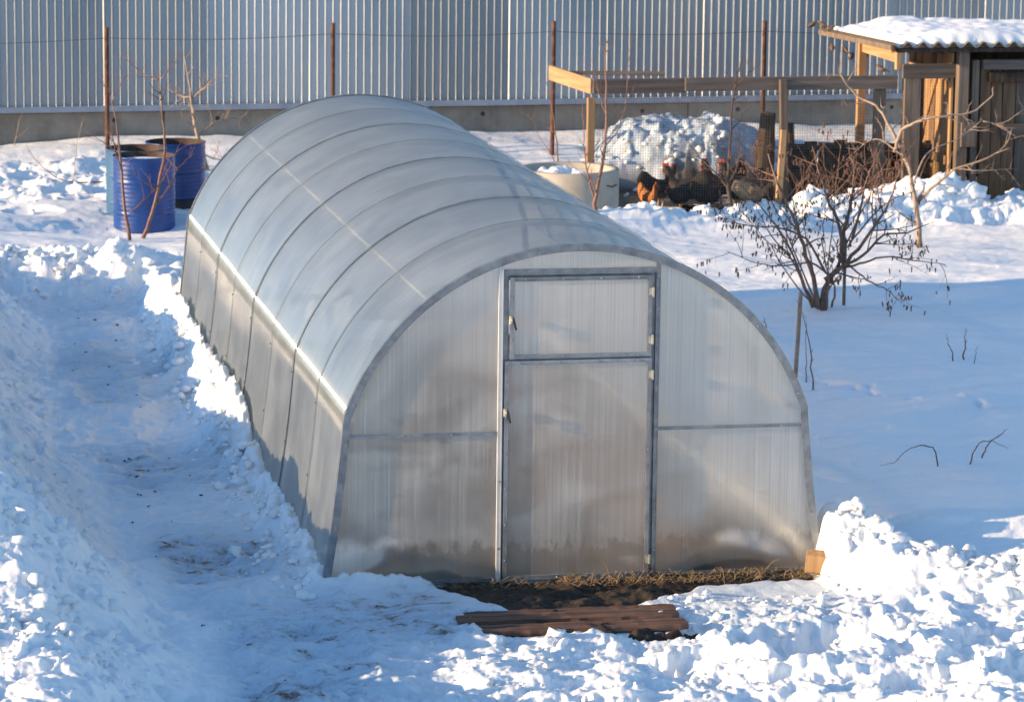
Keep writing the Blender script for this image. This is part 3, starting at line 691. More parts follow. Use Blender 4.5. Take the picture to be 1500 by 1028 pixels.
# dry grass at the foot of the front wall
b = MB(); r_ = random.Random(8)
for i in range(520):
    x = r_.uniform(-.1, 1.42) if r_.random() < .88 else r_.uniform(-.8, 0); y = -r_.uniform(.03, .27); a = r_.uniform(0, 6.28); L = r_.uniform(.03, .11)*(1.5 if r_.random() < .06 else 1); h = r_.uniform(-.01, .035)*(1+(r_.random() < .07)*2.2)
    p0 = Vector((x, y, .012)); p2 = p0+Vector((math.cos(a)*L, math.sin(a)*L*.5, h)); p1 = (p0+p2)/2+Vector((0, 0, r_.uniform(.004, .025)))
    b.tube([p0, p1, p2], [.0022, .0018, .0008], 3, False)
tag(b.build('dry_grass', MT['straw']), 'dry straw coloured grass along the foot of the front wall', 'grass', kind='stuff')
# splinters and crumbs of earth trodden into the path
b = MB()
for i in range(46):
    x = r_.gauss(-2.1, .16) if i < 70 else r_.uniform(-2.2, .9); y = r_.uniform(-2.6, 9.2) if i < 70 else r_.uniform(-2.4, -.5); z = 0
    a = r_.uniform(0, 3.14); L = r_.uniform(.006, .022); b.v += []
    spot = (x, y, a, L)
    zz = gz(x, y)+.003
    if zz < -.03: continue
    b.box((x, y, zz-.002), (L*1.6, L*.6, .005), Matrix.Rotation(a, 3, 'Z'), .004, r_)
tag(b.build('path_litter', MT['soil']), 'dark crumbs of earth and splinters trodden into the snowy path', 'litter', kind='stuff')

# ------------------------------------------------------------------ tall metal fence behind the yard
FA = Vector((-2.30, 18.45, 0)); FD = Vector((1, .055, 0)).normalized(); FN = Vector((FD.y, -FD.x, 0)); FRZ = math.atan2(FD.y, FD.x)
mf = thing('metal_fence', 'tall grey profiled steel fence on a long concrete plinth', 'fence', (FA.x, FA.y, 0), None, FRZ)
per, nr = .0868, 13; SW = per*nr
prof = []
for i in range(nr):
    x0 = i*per
    prof += [(x0, 0), (x0+.012, -.014), (x0+.020, -.014), (x0+.034, 0), (x0+.060, .0015)]
prof.append((SW+.03, 0))
b = MB()
for z in (0, .7, 1.4, 2.1):
    b.v += [(x, y, z) for x, y in prof]
n_ = len(prof)
for j in range(3):
    for i in range(n_-1): b.f.append((j*n_+i, j*n_+i+1, (j+1)*n_+i+1, (j+1)*n_+i))
shm = b.mesh('metal_sheet', MT['sheet'])
rs = random.Random(12)
for i in range(-3, 13):
    o = obj('metal_sheet', shm, mf, (i*SW, -.05-.002*(i % 2), .80), (rs.uniform(-.004, .004), 0, rs.uniform(-.006, .006)))
for i in range(-2, 6):
    b = MB(); b.box((0, 0, 0), (2.965, .16, .66)); o = b.build('plinth_panel', MT['concrete'], mf, bevel=.008); o.location = (i*2.98+.3, .04, .40)
    for dx in (-.9, .95):
        h_ = MB(); h_.lathe([(.0, .003), (.016, .003), (.024, .001), (.026, 0)], n=10); h = h_.build('lifting_hole', MT['black'], o); h.location = (dx, -.0815, .24); h.rotation_euler = (math.pi/2, 0, 0)
b = MB(); b.loft([[(x, .03, .80), (x, -.10, .80), (x, -.14, .745), (x, -.145, .742), (x, -.10, .79), (x, .03, .79)] for x in (-4, 14)]); b.build('flashing', MT['flash'], mf)
b = MB(); b.box((5, .02, .765), (18, .10, .05)); b.build('bottom_rail', MT['flash'], mf)

# ------------------------------------------------------------------ chain link fence
cl = thing('chain_link_fence', 'see-through chain link fence on four rusty steel posts', 'fence', (0, 16.7, 0))
PX = [(-1.28, 1.79), (1.07, 1.82), (3.42, 1.83), (5.72, 1.82)]
for i, (x, zt) in enumerate(PX):
    b = MB(); b.tube([(0, 0, -.1), (0, 0, zt)], .024, 10); b.lathe([(.0, zt+.012), (.026, zt+.002), (.026, zt-.01)], n=10); b.build('post', MT['rust'], cl).location = (x, 0, 0)
def sagwire(x0, x1, z0, z1, sag, r=.0022):
    return [(x0+(x1-x0)*t, -.026, z0+(z1-z0)*t-sag*math.sin(math.pi*t)) for t in np.linspace(0, 1, 12)]
X5 = [(-3.63, 1.66)]+[(x, z-.10) for x, z in PX]+[(8.05, 1.72), (10.3, 1.72)]
for (x0, z0), (x1, z1) in zip(X5[:-1], X5[1:]):
    b = MB(); b.tube(sagwire(x0, x1, z0, z1, .035), .0035, 5); b.build('top_wire', MT['wire'], cl)
b = MB(); st = .075; z0 = .25; zt = 1.58; nz = int((zt-z0)/st)
x = -3.6; i = 0
while x < 9.8:
    pts = [(x+(st/2 if j % 2 else 0)+0*i, -.022+.004*(j % 2), z0+j*st/1.0) for j in range(nz+1)]
    b.tube(pts, .00045, 3, False)
    pts = [(x+(0 if j % 2 else st/2), -.018-.004*(j % 2), z0+j*st/1.0) for j in range(nz+1)]
    b.tube(pts, .00045, 3, False)
    x += st; i += 1
tag(b.build('wire_mesh', MT['wire'], cl), kind='stuff')

# ------------------------------------------------------------------ barrels
def barrel(loc, label, top, body='blue', lower=False, snowin=.1, rz=0):
    r_ = thing('steel_barrel', label, 'barrel', loc, 'blue barrels beside the greenhouse', rz); R0 = .287; H = top
    pr = [(.0, 0), (R0-.01, 0), (R0, .012)]
    z = .03
    while z < H-.04:
        big = abs(z-H/3) < .02 or abs(z-2*H/3) < .02
        pr += [(R0, z), (R0+(.010 if big else .0025), z+.012), (R0, z+.026)]; z += .042
    pr += [(R0, H-.014), (R0+.007, H-.008), (R0+.007, H), (R0-.002, H)]
    if lower:
        zc = H*.36; i = min(range(len(pr)), key=lambda k: abs(pr[k][1]-zc))
        b = MB(); b.lathe(pr[:i+1], n=48); b.build('lower_band', MT['black'], r_, smooth=True)
        b = MB(); b.lathe(pr[i:], n=48); b.build('body', MT[body], r_, smooth=True)
    else:
        b = MB(); b.lathe(pr, n=48); b.build('body', MT[body], r_, smooth=True)
    b = MB(); b.lathe([(R0-.002, H), (R0-.006, H-.01), (R0-.008, .12), (0, .12)], n=48); b.build('inside', MT['barrel_in'], r_, smooth=True)
    b = MB(); b.lathe([(0, 0), (R0-.1, .004), (R0-.010, -.01)], n=32); o = b.build('snow_fill' if snowin < .3 else 'water_ice', MT['snow'] if snowin < .3 else MT['pipe'], r_, smooth=True); o.location = (0, 0, H-snowin)
    return r_
barrel((-1.26, 13.02, .15), 'blue ribbed steel barrel standing in front of the others, snow inside', .78, snowin=.045)
barrel((-1.27, 13.66, .12), 'open barrel with a pale blue side, half hidden behind the front barrel', .80, 'paleblue', False, .40)
barrel((-.83, 14.30, .08), 'blue barrel with a black lower part, nearest the greenhouse', .82, 'blue', True, .25)

# ------------------------------------------------------------------ concrete well ring
cr = thing('concrete_ring', 'pale concrete well ring filled with snow behind the greenhouse', 'well ring', (W(832, 245, 13.7).x, 13.7, W(832, 246, 13.7).z-.745))
b = MB(); b.lathe([(.50, 0), (.50, .735), (.494, .745), (.43, .745), (.424, .735), (.424, .3)], n=64); b.build('wall', MT['ring'], cr, smooth=False)
for p in cr.children[0].data.polygons: p.use_smooth = True
xs = np.linspace(-1, 1, 40); b = MB()
for j in range(16):
    for i in range(40):
        a = 2*math.pi*i/40; rr0 = .43*j/15; x, y = rr0*math.cos(a), rr0*math.sin(a)
        z = .64+.11*math.exp(-((x+.12)/.26)**2-((y+.02)/.24)**2)+.09*mnoise.noise(Vector((x*6, y*6, 3)))+.05*mnoise.noise(Vector((x*15, y*15, 7)))
        b.v.append((x, y, z))
for j in range(15):
    for i in range(40): b.f.append((j*40+i, j*40+(i+1) % 40, (j+1)*40+(i+1) % 40, (j+1)*40+i))
b.build('snow_fill', MT['snow'], cr, smooth=True)
b = MB(); b.tube([(.30, -.41, .62), (.36, -.37, .60), (.42, -.30, .61)], .006, 5); b.build('lifting_loop', MT['rust'], cr)

# ------------------------------------------------------------------ chicken run
run = thing('chicken_run', 'fenced chicken run of grey rails, wooden posts and fine wire netting', 'chicken run', (-.225, -.8, .085))
YR = 15.1; XL, XR = 3.53, 6.65; ZT = 1.39
def part_bar(name, a, b_, wd, th, m, parent, up_=(0, 0, 1), bev=.004):
    q_ = MB(); q_.bar(a, b_, wd, th, up_); return q_.build(name, MT[m], parent, bevel=bev)
def cbox(name, c, d, m, parent, bev=.004, rz=0, ry=0):
    q_ = MB(); q_.box((0, 0, 0), d); o = q_.build(name, MT[m], parent, bevel=bev); o.location = c; o.rotation_euler = (0, ry, rz); return o
cbox('rail', (XL+.47, YR-.02, ZT-.075), (.94, .035, .145), 'wood_greyx', run)
cbox('rail', (XL+.94+1.09, YR-.045, ZT-.06), (2.20, .035, .135), 'wood_greyx', run, ry=-.003)
o = cbox('side_rail', ((3.41+XL)/2-.01, (16.5+YR)/2, ZT-.08), (.035, 1.42, .15), 'wood_newx', run); o.rotation_euler = (0, 0, .085)
o = cbox('back_rail', (3.95, 15.9, ZT-.03), (1.0, .03, .04), 'wood_greyx', run, rz=-.16)
cbox('post', (XL-.01, YR+.02, .55), (.075, .06, 1.3), 'wood_new', run)
o = cbox('post', (5.48, YR-.09, .60), (.075, .07, 1.55), 'wood_grey', run); o.rotation_euler = (0, -.03, 0)
o = cbox('post', (5.44, YR-.13, .40), (.06, .05, .95), 'wood_new', run); o.rotation_euler = (0, .05, 0)
cbox('post', (6.50, YR+.02, .70), (.12, .06, 1.25), 'wood_grey', run)
# netting panels: welded mesh
def netting(x0, x1, y, z0, z1, st=.026, parent=run):
    b = MB(); r = .0012
    nx = int((x1-x0)/st); nz = int((z1-z0)/st)
    for i in range(nx+1):
        x = x0+i*st; b.bar((x, y+.003*math.sin(i), z0), (x, y+.003*math.sin(i), z1), 2*r, 2*r)
    for j in range(nz+1):
        z = z0+j*st; b.bar((x0, y, z), (x1, y, z+.01*math.sin(j)), 2*r, 2*r, (0, 1, 0))
    return tag(b.build('netting', MT['net'], parent), kind='stuff')
netting(XL+.04, 6.6, YR-.07, .15, ZT-.14)
netting(6.72, 7.26, YR-.05, .3, 1.5)

# ------------------------------------------------------------------ hen house
hh = thing('hen_house', 'low plank hen house under a snow covered corrugated roof', 'shed', (-.235, -.8, .075))
part = lambda *a, **k: cbox(*a, parent=hh, **k)
ZR = 1.70
cbox('post', (6.66, 15.02, 1.62), (.055, .06, .30), 'wood_new', hh)
cbox('post', (6.66, 16.25, .95), (.085, .06, 1.5), 'wood_new', hh)
o = cbox('side_beam', (6.67, 15.64, 1.60), (.04, 1.2, .13), 'wood_newx', hh)
cbox('post', (6.82, 15.05, .82), (.17, .09, 1.20), 'wood_grey', hh)
cbox('post', (6.97, 15.20, .82), (.05, .06, 1.15), 'wood_rot', hh)
cbox('rail', (7.02, 14.96, 1.46), (.66, .04, .145), 'wood_greyx', hh)
# side wall: planks facing the sun
SX = 7.22
r_ = random.Random(21)
y = 14.98
for k in range(9):
    wd = r_.uniform(.13, .19); cbox('plank', (SX+r_.uniform(-.012, .012), y+wd/2, .92+r_.uniform(-.02, .02)), (.028, wd-.008, 1.42+r_.uniform(-.04, .04)), 'wood_new' if k not in (3, 7) else 'wood_brown', hh, .003); y += wd
cbox('batten', (SX-.03, 15.65, 1.40), (.03, 1.25, .10), 'wood_newx', hh)
cbox('batten', (SX-.03, 15.65, .55), (.03, 1.25, .09), 'wood_newx', hh)
o = cbox('brace', (SX-.032, 15.65, .98), (.026, .08, .95), 'wood_new', hh); o.rotation_euler = (.6, 0, 0)
# front wall and door
cbox('post', (7.30, 14.90, .95), (.11, .10, 1.45), 'wood_grey', hh)
cbox('post', (7.44, 14.93, .90), (.075, .08, 1.35), 'wood_grey', hh)
x = 7.50
for k in range(14):
    wd = r_.uniform(.11, .17); cbox('plank', (x+wd/2, 14.94+r_.uniform(-.008, .008), .86), (wd-.010, .03, 1.40+r_.uniform(-.03, .03)), r_.choice(['wood_brown', 'wood_brown', 'wood_brown', 'wood_grey']), hh, .003, ry=r_.uniform(-.008, .008)); x += wd
cbox('rail', (8.45, 14.89, 1.40), (1.75, .05, .10), 'wood_rot', hh)
cbox('rail', (8.50, 14.88, 1.53), (2.0, .06, .10), 'wood_greyx', hh)
cbox('rail', (8.60, 14.895, .86), (1.75, .045, .13), 'wood_greyx', hh)
cbox('latch_board', (7.36, 14.83, .83), (.16, .03, .25), 'wood_grey', hh)
cbox('back_wall', (8.3, 16.35, .9), (2.2, .03, 1.4), 'wood_rot', hh)
# roof: corrugated sheets, ridges running front to back, falling to the back
ROOT_Y0, ROOT_Y1 = 14.70, 17.30
b = MB(); pw = .158; nxs = int(2.95/pw*8)
for (yy, zz) in ((ROOT_Y0, ZR+.05), (ROOT_Y1, ZR-.02)):
    for dz in (0, -.010):
        for i in range(nxs+1):
            x = 6.50+i*pw/8; b.v.append((x, yy, zz+.026*math.cos(2*math.pi*i/8)+dz))
n_ = nxs+1
for i in range(nxs):
    b.f += [(i, i+1, 2*n_+i+1, 2*n_+i), (n_+i+1, n_+i, 3*n_+i, 3*n_+i+1), (i+1, i, n_+i, n_+i+1), (2*n_+i, 2*n_+i+1, 3*n_+i+1, 3*n_+i)]
b.build('roof_sheet', MT['slate'], hh, smooth=True)
cbox('roof_batten', (8.0, 14.76, ZR-.01), (2.9, .05, .045), 'wood_rot', hh)
o = cbox('verge_board', (6.50, 16.0, ZR-.015), (.035, 2.55, .055), 'wood_grey', hh); o.rotation_euler = (-.027, 0, 0)
for yy in (15.1, 16.2): cbox('rafter', (7.9, yy, ZR-.03), (2.6, .05, .07), 'wood_new' if yy < 16 else 'wood_rot', hh)
b = MB(); NU, NV = 120, 60
for j in range(NV+1):
    for i in range(NU+1):
        u_, v_ = i/NU, j/NV; x = 6.56+2.95*u_; y = ROOT_Y0+.05+(ROOT_Y1-ROOT_Y0-.07)*v_
        e = min(1, u_/.22)*1.0; e = e*e*(3-2*e); ed = min(1, v_/.05, (1-v_)/.04); ed = math.sqrt(max(0, ed*(2-ed)))
        th = (.010+.095*e)*ed*(1+.5*mnoise.noise(Vector((x*1.7, y*1.7, 1))))+.022*mnoise.noise(Vector((x*9, y*9, 0)))*ed
        zz = ZR+.05-.07*v_+.028*math.cos(2*math.pi*(x-6.5)/pw)*(1-min(1, th/.06))
        b.v.append((x, y+.02*mnoise.noise(Vector((x*6, 0, 3)))*(v_ < .1), zz+th-.01*(1-ed)))
for j in range(NV):
    for i in range(NU): q0 = j*(NU+1)+i; b.f.append((q0, q0+1, q0+NU+2, q0+NU+1))
rsn = b.build('roof_snow', MT['snow'], None, smooth=True); rsn.location = (-.235, -.8, .075); tag(rsn, 'thick white snow lying on the corrugated hen house roof', 'snow')

# low rotten board wall, stumps in the run
lw_ = thing('board_wall', 'low dark board wall behind the bush in the run', 'wall', (-.235, -.8, .05))
x = 5.62; r_ = random.Random(31)
while x < 7.15:
    wd = r_.uniform(.12, .2); cbox('board', (x+wd/2, 15.55+r_.uniform(-.02, .02), .38), (wd-.004, .03, .66+r_.uniform(-.05, .05)), 'wood_rot', lw_, .003, ry=r_.uniform(-.03, .03)); x += wd
cbox('cap_rail', (6.4, 15.50, .66), (1.6, .05, .05), 'wood_rot', lw_)
def stump(loc, h, r, label, lean=(0, 0)):
    b = MB(); r_ = random.Random(int(h*1000)); pts = [(lean[0]*t*h+r_.uniform(-.01, .01), lean[1]*t*h, t*h) for t in np.linspace(0, 1, 7)]
    b.tube(pts, [r*(1.25-.4*t)*r_.uniform(.9, 1.1) for t in np.linspace(0, 1, 7)], 9)
    o = b.build('wooden_stake', MT['wood_rot']); o.location = loc; return tag(o, label, 'stake')
stump((5.58, 15.1, .2), .72, .045, 'dark rotten stake rising above the low board wall')
stump((5.16, 14.65, .10), .98, .10, 'thick ragged dark stump beside the pale run post', (.05, 0))
stump((6.78, 15.1, .2), .66, .04, 'short dark stake beside the grey post of the hen house')

# ------------------------------------------------------------------ hens
def hen(loc, rz, s, m, label, up=0.0, low=False):
    r_ = thing('hen', label, 'hen', loc, 'hens in the run', rz); r_.scale = (s, s, s)
    # spine from tail tip to crown; one continuous body
    if low: sp = [(-.24, .26, .012, .05), (-.19, .24, .03, .07), (-.12, .20, .065, .085), (-.03, .175, .09, .10), (.06, .175, .085, .09), (.12, .20, .06, .065), (.16, .22, .04, .042), (.19, .235, .036, .036), (.215, .24, .028, .028), (.235, .238, .01, .012)]
    else: sp = [(-.25, .34, .010, .06), (-.21, .31, .025, .08), (-.15, .25, .055, .09), (-.07, .20, .085, .10), (.02, .19, .088, .10), (.09, .22, .068, .075), (.125, .28, .042, .045), (.14, .335, .033, .034), (.155, .375, .034, .034), (.175, .385, .026, .026), (.192, .382, .010, .012)]
    b = MB(); rings = []
    for i, (x, z, ry, rz_) in enumerate(sp):
        p0 = sp[max(i-1, 0)]; p1 = sp[min(i+1, len(sp)-1)]; t = Vector((p1[0]-p0[0], 0, p1[1]-p0[1])).normalized(); nn = Vector((-t.z, 0, t.x))
        rings.append([Vector((x, 0, z))+nn*math.sin(a)*rz_+Vector((0, 1, 0))*math.cos(a)*ry for a in [2*math.pi*k/14 for k in range(14)]])
    b.loft(rings); b.build('body', MT[m], r_, smooth=True)
    hx, hz_ = sp[-3][0], sp[-3][1]
    c_ = MB(); c_.loft([[(hx-.02+dx, .006*k, hz_+.02), (hx-.015+dx, .006*k, hz_+.062), (hx+.01+dx, .006*k, hz_+.048), (hx+.035+dx, .006*k, hz_+.056), (hx+.045+dx, .006*k, hz_+.015)] for dx, k in ((0, -1), (0, 1))]); c_.build('comb', MT['comb'], r_)
    c_ = MB(); c_.loft([[(hx+.022, .008*k, hz_-.005), (hx+.045, .008*k, hz_-.012), (hx+.03, .008*k, hz_-.052)] for k in (-1, 1)]); c_.build('wattle', MT['comb'], r_)
    c_ = MB(); c_.tube([(hx+.035, 0, hz_+.002), (hx+.066, 0, hz_-.006)], [.010, .001], 6); c_.build('beak', MT['beak'], r_)
    for sy in (-1, 1):
        c_ = MB(); c_.tube([(.0, .035*sy, .14), (.015, .035*sy, .07), (0, .035*sy, .008)], [.014, .007, .006], 6)
        for a in (-.5, 0, .5, 3.14): c_.tube([(0, .035*sy, .008), (.05*math.cos(a), .035*sy+.05*math.sin(a), .003)], [.005, .002], 5)
        c_.build('leg', MT['beak'], r_)
        c_ = MB(); c_.loft([[Vector((-.02+dx, sy*(.072+o), .20))+Vector((math.cos(a)*rr*1.6, 0, math.sin(a)*rr)) for a in [2*math.pi*k/10 for k in range(10)]] for dx, o, rr in ((0, 0, .05), (-.01, .018, .042), (-.02, .022, .015))]); c_.build('wing', MT[m], r_, smooth=True)
    return r_
hen((3.93, 14.42, .11), -1.2, .75, 'hen_red', 'ginger hen with red comb standing next to the concrete ring')
hen((4.12, 14.75, .10), .4, 1.05, 'hen_dark', 'black hen close behind the ginger hen')
hen((4.33, 14.65, .10), 2.6, 1.1, 'hen_dark', 'dark hen with raised tail in front of the middle of the snow heap')
hen((4.55, 14.45, .10), .5, 1.05, 'hen_dark', 'black brown hen pecking third from the ginger hen', low=True)
hen((4.75, 14.75, .12), 3.4, 1.15, 'hen_dark', 'tall dark hen between the pecking hen and the small forked tree')
hen((4.88, 14.5, .10), 2.4, 1.2, 'hen_dark', 'dark hen directly behind the small forked tree')
hen((4.24, 14.40, .12), -2.5, .95, 'hen_dark', 'black hen pecking right beside the ginger hen', low=True)
hen((4.98, 14.35, .14), .35, 1.0, 'hen_tan', 'tan hen pecking beside the pale run post', low=True)

# ------------------------------------------------------------------ sparrows
def sparrow_meshes():
    sp = [(-.085, -.012, .010, .004), (-.05, -.004, .014, .008), (-.025, .005, .026, .024), (.005, .012, .030, .030), (.028, .026, .022, .022), (.040, .042, .017, .017), (.052, .043, .010, .010), (.056, .042, .003, .003)]
    b = MB(); rings = []
    for x, z, ry, rz_ in sp: rings.append([(x, ry*math.cos(a), z+rz_*math.sin(a)) for a in [2*math.pi*k/8 for k in range(8)]])
    b.loft(rings); bd = b.mesh('body', MT['sparrow'], True)
    b = MB(); b.tube([(.052, 0, .042), (.066, 0, .039)], [.005, .0008], 5); bk = b.mesh('beak', MT['rubber'])
    return bd, bk
sbd, sbk = sparrow_meshes()
for (u, v, y, rz, lab) in [(1190, 38, 16.67, .3, 'small brown sparrow on the fence wire left of the hen house roof'), (1205, 38, 16.5, 2.6, 'sparrow with wings drawn in on the left tip of the roof'), (1216, 45, 16.2, .2, 'brown sparrow at the roof edge, right of the one on the tip'),
        (1219, 72, 16.66, 1.3, 'round sparrow clinging to the chain link below the roof tip'), (1238, 75, 16.66, 1.8, 'sparrow on the tip of the bent pale branch under the roof'), (1247, 85, 16.66, .9, 'faint sparrow just left of the lit roof post'),
        (1268, 83, 16.66, -1.2, 'dark sparrow just right of the lit roof post'), (1291, 103, 14.25, 2.8, 'sparrow perched on the top rail of the run beneath the side beam')]:
    p = W(u, v, y); r_ = thing('sparrow', lab, 'bird', p, 'sparrows round the hen house', rz); obj('body', sbd, r_); obj('beak', sbk, r_)

# ------------------------------------------------------------------ bare trees and shrubs
def curve_pts(pts, n=4):
    """Catmull-Rom through the given points"""
    P = [Vector(p) for p in pts]; P = [P[0]*2-P[1]]+P+[P[-1]*2-P[-2]]; out = []
    for i in range(1, len(P)-2):
        for k in range(n):
            t = k/n; a, b_, c, d = P[i-1], P[i], P[i+1], P[i+2]
            out.append(.5*((2*b_)+(c-a)*t+(2*a-5*b_+4*c-d)*t*t+(3*b_-a-3*c+d)*t**3))
    out.append(P[-2]); return out
def twigs(b, pts, r0, rnd, n, L, up_=.3, depth=1, sides=4, tips=None, spread=.9):
    """side shoots along a polyline"""
    m = len(pts)
    for _ in range(n):
        t = rnd.uniform(.2, 1)*(m-1); i = min(int(t), m-2); p = pts[i].lerp(pts[i+1], t-i); d = (pts[i+1]-pts[i]).normalized()
        side = Vector((rnd.gauss(0, 1), rnd.gauss(0, 1), rnd.gauss(0, 1))); side = (side-d*side.dot(d)).normalized()
        dr = (d*(1-spread*.5)+side*spread+Vector((0, 0, up_))).normalized(); l = L*rnd.uniform(.4, 1.1)*(1.1-.5*t/m)
        q_ = [p]; cur = p; dd = dr.copy()
        for k in range(5):
            dd = (dd+Vector((rnd.gauss(0, .16), rnd.gauss(0, .16), rnd.gauss(.03, .12)))).normalized(); cur = cur+dd*l/5; q_.append(cur)
        rr0 = r0*(.5-.2*t/m); b.tube(q_, [rr0*(1-.7*k/5) for k in range(6)], sides, False)
        if tips is not None: tips.append(q_)
        if depth > 1: twigs(b, q_, rr0, rnd, rnd.randint(1, 3), l*.55, up_, depth-1, 3, tips, spread)
DY = {}
def branchy(name, label, cat, mains, mt, seed, group=None, tw=(6, .35), depth=2, part='branch', up_=.3, tips=None, trunk=None):
    """mains: list of (list of world points, base radius)"""
    mains, yg = resolve(mains); rnd = random.Random(seed); base = Vector(mains[0][0][0]); r_ = thing(name, label, cat, base, group)
    for k, (pts, r0) in enumerate(mains):
        P = [p-base for p in curve_pts([Vector(p) for p in pts])]
        P = [p+Vector((rnd.gauss(0, .004), rnd.gauss(0, .006), rnd.gauss(0, .004))) if 0 < i < len(P)-1 else p for i, p in enumerate(P)]
        b = MB(); n_ = len(P); b.tube(P, [r0*(1-.78*i/(n_-1)) for i in range(n_)], 7)
        loc_t = [] if tips is not None else None
        twigs(b, P, r0, rnd, tw[0] if k else max(2, tw[0]//2+1), tw[1], up_, depth, 4, loc_t)
        if loc_t is not None: tips += [[p+base for p in q_] for q_ in loc_t]+[[p+base for p in P]]
        b.build('trunk' if (k == 0 and trunk) else part, MT[mt], r_, smooth=True)
    return r_
def Wp(y, *uv): return ('pix', y, uv)
def resolve(mains):
    y0 = mains[0][0][1]; u, v, dy = mains[0][0][2][0]; yg = WG(u, v+1)+.02; cap = 13.7 if u == 1072 else 99
    if yg > cap:
        yg = cap; g_ = gz(W(u, v, yg).x, yg); extra = Vector((W(u, v, yg).x, yg, g_-.03))
    else: extra = None
    out_ = [([W(a, b_, yg+(m[1]-y0)+d) for a, b_, d in m[2]], r*1.25) for m, r in mains]
    if extra is not None: out_[0][0].insert(0, extra)
    return out_, yg
# saplings left of the greenhouse
branchy('young_tree', 'thin reddish sapling in front of the blue barrels, left one', 'tree', [(Wp(12.0, (190, 352, 0), (181, 290, .05), (176, 230, .1), (170, 180, .1), (160, 130, .2)), .014),
    (Wp(12.05, (178, 250, 0), (168, 215, -.1), (163, 180, -.2)), .006), (Wp(12.05, (174, 225, .1), (150, 208, .1), (125, 193, .2)), .004), (Wp(12.1, (163, 150, .1), (175, 128, .1), (186, 110, .1)), .004)], 'bark_red', 1, tw=(6, .35), trunk=True)
branchy('young_tree', 'reddish sapling in front of the blue barrels, right one', 'tree', [(Wp(12.05, (209, 349, 0), (228, 295, .05), (242, 220, 0), (237, 160, 0), (233, 100, .1)), .016),
    (Wp(12.1, (233, 118, 0), (210, 108, .1), (182, 84, .2)), .006), (Wp(12.1, (236, 116, 0), (252, 98, 0), (264, 80, .1)), .005), (Wp(12.1, (228, 300, 0), (250, 270, .1), (262, 245, .2), (285, 225, .3)), .008),
    (Wp(12.1, (190, 312, 0), (215, 290, .05), (240, 262, .15), (255, 230, .2), (270, 200, .3)), .006)], 'bark_red', 2, tw=(6, .35), trunk=True)
branchy('apple_tree', 'knobbly bare young apple tree beside the far end of the greenhouse', 'tree', [(Wp(14.9, (303, 250, 0), (293, 215, 0), (284, 170, 0), (278, 130, 0), (271, 85, 0)), .024),
    (Wp(14.9, (282, 145, 0), (300, 128, -.1), (324, 110, -.2)), .009), (Wp(14.9, (280, 143, 0), (262, 140, .1), (247, 130, .2)), .010), (Wp(14.9, (290, 200, 0), (318, 178, .1), (345, 174, .2), (368, 184, .3)), .009),
    (Wp(14.9, (297, 225, 0), (325, 235, .1), (318, 215, .2)), .006), (Wp(14.9, (286, 190, 0), (268, 170, -.1), (262, 140, -.3)), .006), (Wp(14.9, (300, 240, 0), (280, 262, -.3), (250, 272, -.5), (222, 296, -.7)), .009)], 'bark_pale', 3, tw=(9, .28), trunk=True)
branchy('bramble_shoot', 'single drooping bare shoot arching over the snow at the left', 'plant', [(Wp(13.4, (158, 266, 0), (110, 267, 0), (80, 258, 0), (50, 232, 0), (38, 212, 0)), .006)], 'bark_red', 4, tw=(2, .1), depth=1)
branchy('currant_shoots', 'sparse thin shoots near the left edge before the concrete plinth', 'plant', [(Wp(15.5, (110, 258, 0), (112, 215, 0), (124, 170, 0)), .004), (Wp(15.5, (22, 214, 0), (26, 190, 0), (34, 160, 0)), .004)], 'bark_pale', 5, tw=(3, .2), depth=1)
# shrub in front of the ring
branchy('young_tree', 'two stemmed reddish young tree in front of the concrete ring', 'tree', [(Wp(13.7, (872, 312, 0), (872, 290, 0), (884, 230, 0), (889, 170, 0), (887, 110, 0), (888, 60, .1)), .018),
    (Wp(13.7, (872, 292, 0), (862, 260, 0), (856, 215, 0), (853, 150, .1)), .009), (Wp(13.75, (886, 215, 0), (905, 190, .1), (917, 150, .1), (920, 100, .2), (927, 50, .3)), .006),
    (Wp(13.75, (889, 170, 0), (878, 140, .1), (868, 95, .2)), .005)], 'bark_red', 6, tw=(10, .3), trunk=True)
branchy('young_tree', 'reddish leaning young tree just left of the concrete ring centre', 'tree', [(Wp(13.6, (845, 305, 0), (828, 275, 0), (818, 240, 0), (812, 180, 0), (800, 120, 0)), .011),
    (Wp(13.6, (818, 250, 0), (806, 225, .1), (790, 200, .2), (780, 170, .3)), .005)], 'bark_red', 16, tw=(8, .28), trunk=True)
branchy('young_tree', 'small forked tree in front of the hens', 'tree', [(Wp(13.75, (1072, 302, 0), (1066, 272, 0), (1069, 220, 0), (1072, 160, 0), (1080, 105, .1)), .018),
    (Wp(13.75, (1065, 272, 0), (1045, 250, 0), (1020, 225, .1), (1000, 195, .2)), .008), (Wp(13.75, (1067, 270, 0), (1080, 245, .1), (1088, 205, .1), (1085, 150, .1)), .008), (Wp(13.75, (1074, 130, 0), (1095, 110, 0), (1110, 98, 0)), .004),
    (Wp(13.75, (1064, 268, 0), (1058, 235, -.1), (1040, 200, -.2)), .006)], 'bark', 7, tw=(10, .3), trunk=True)
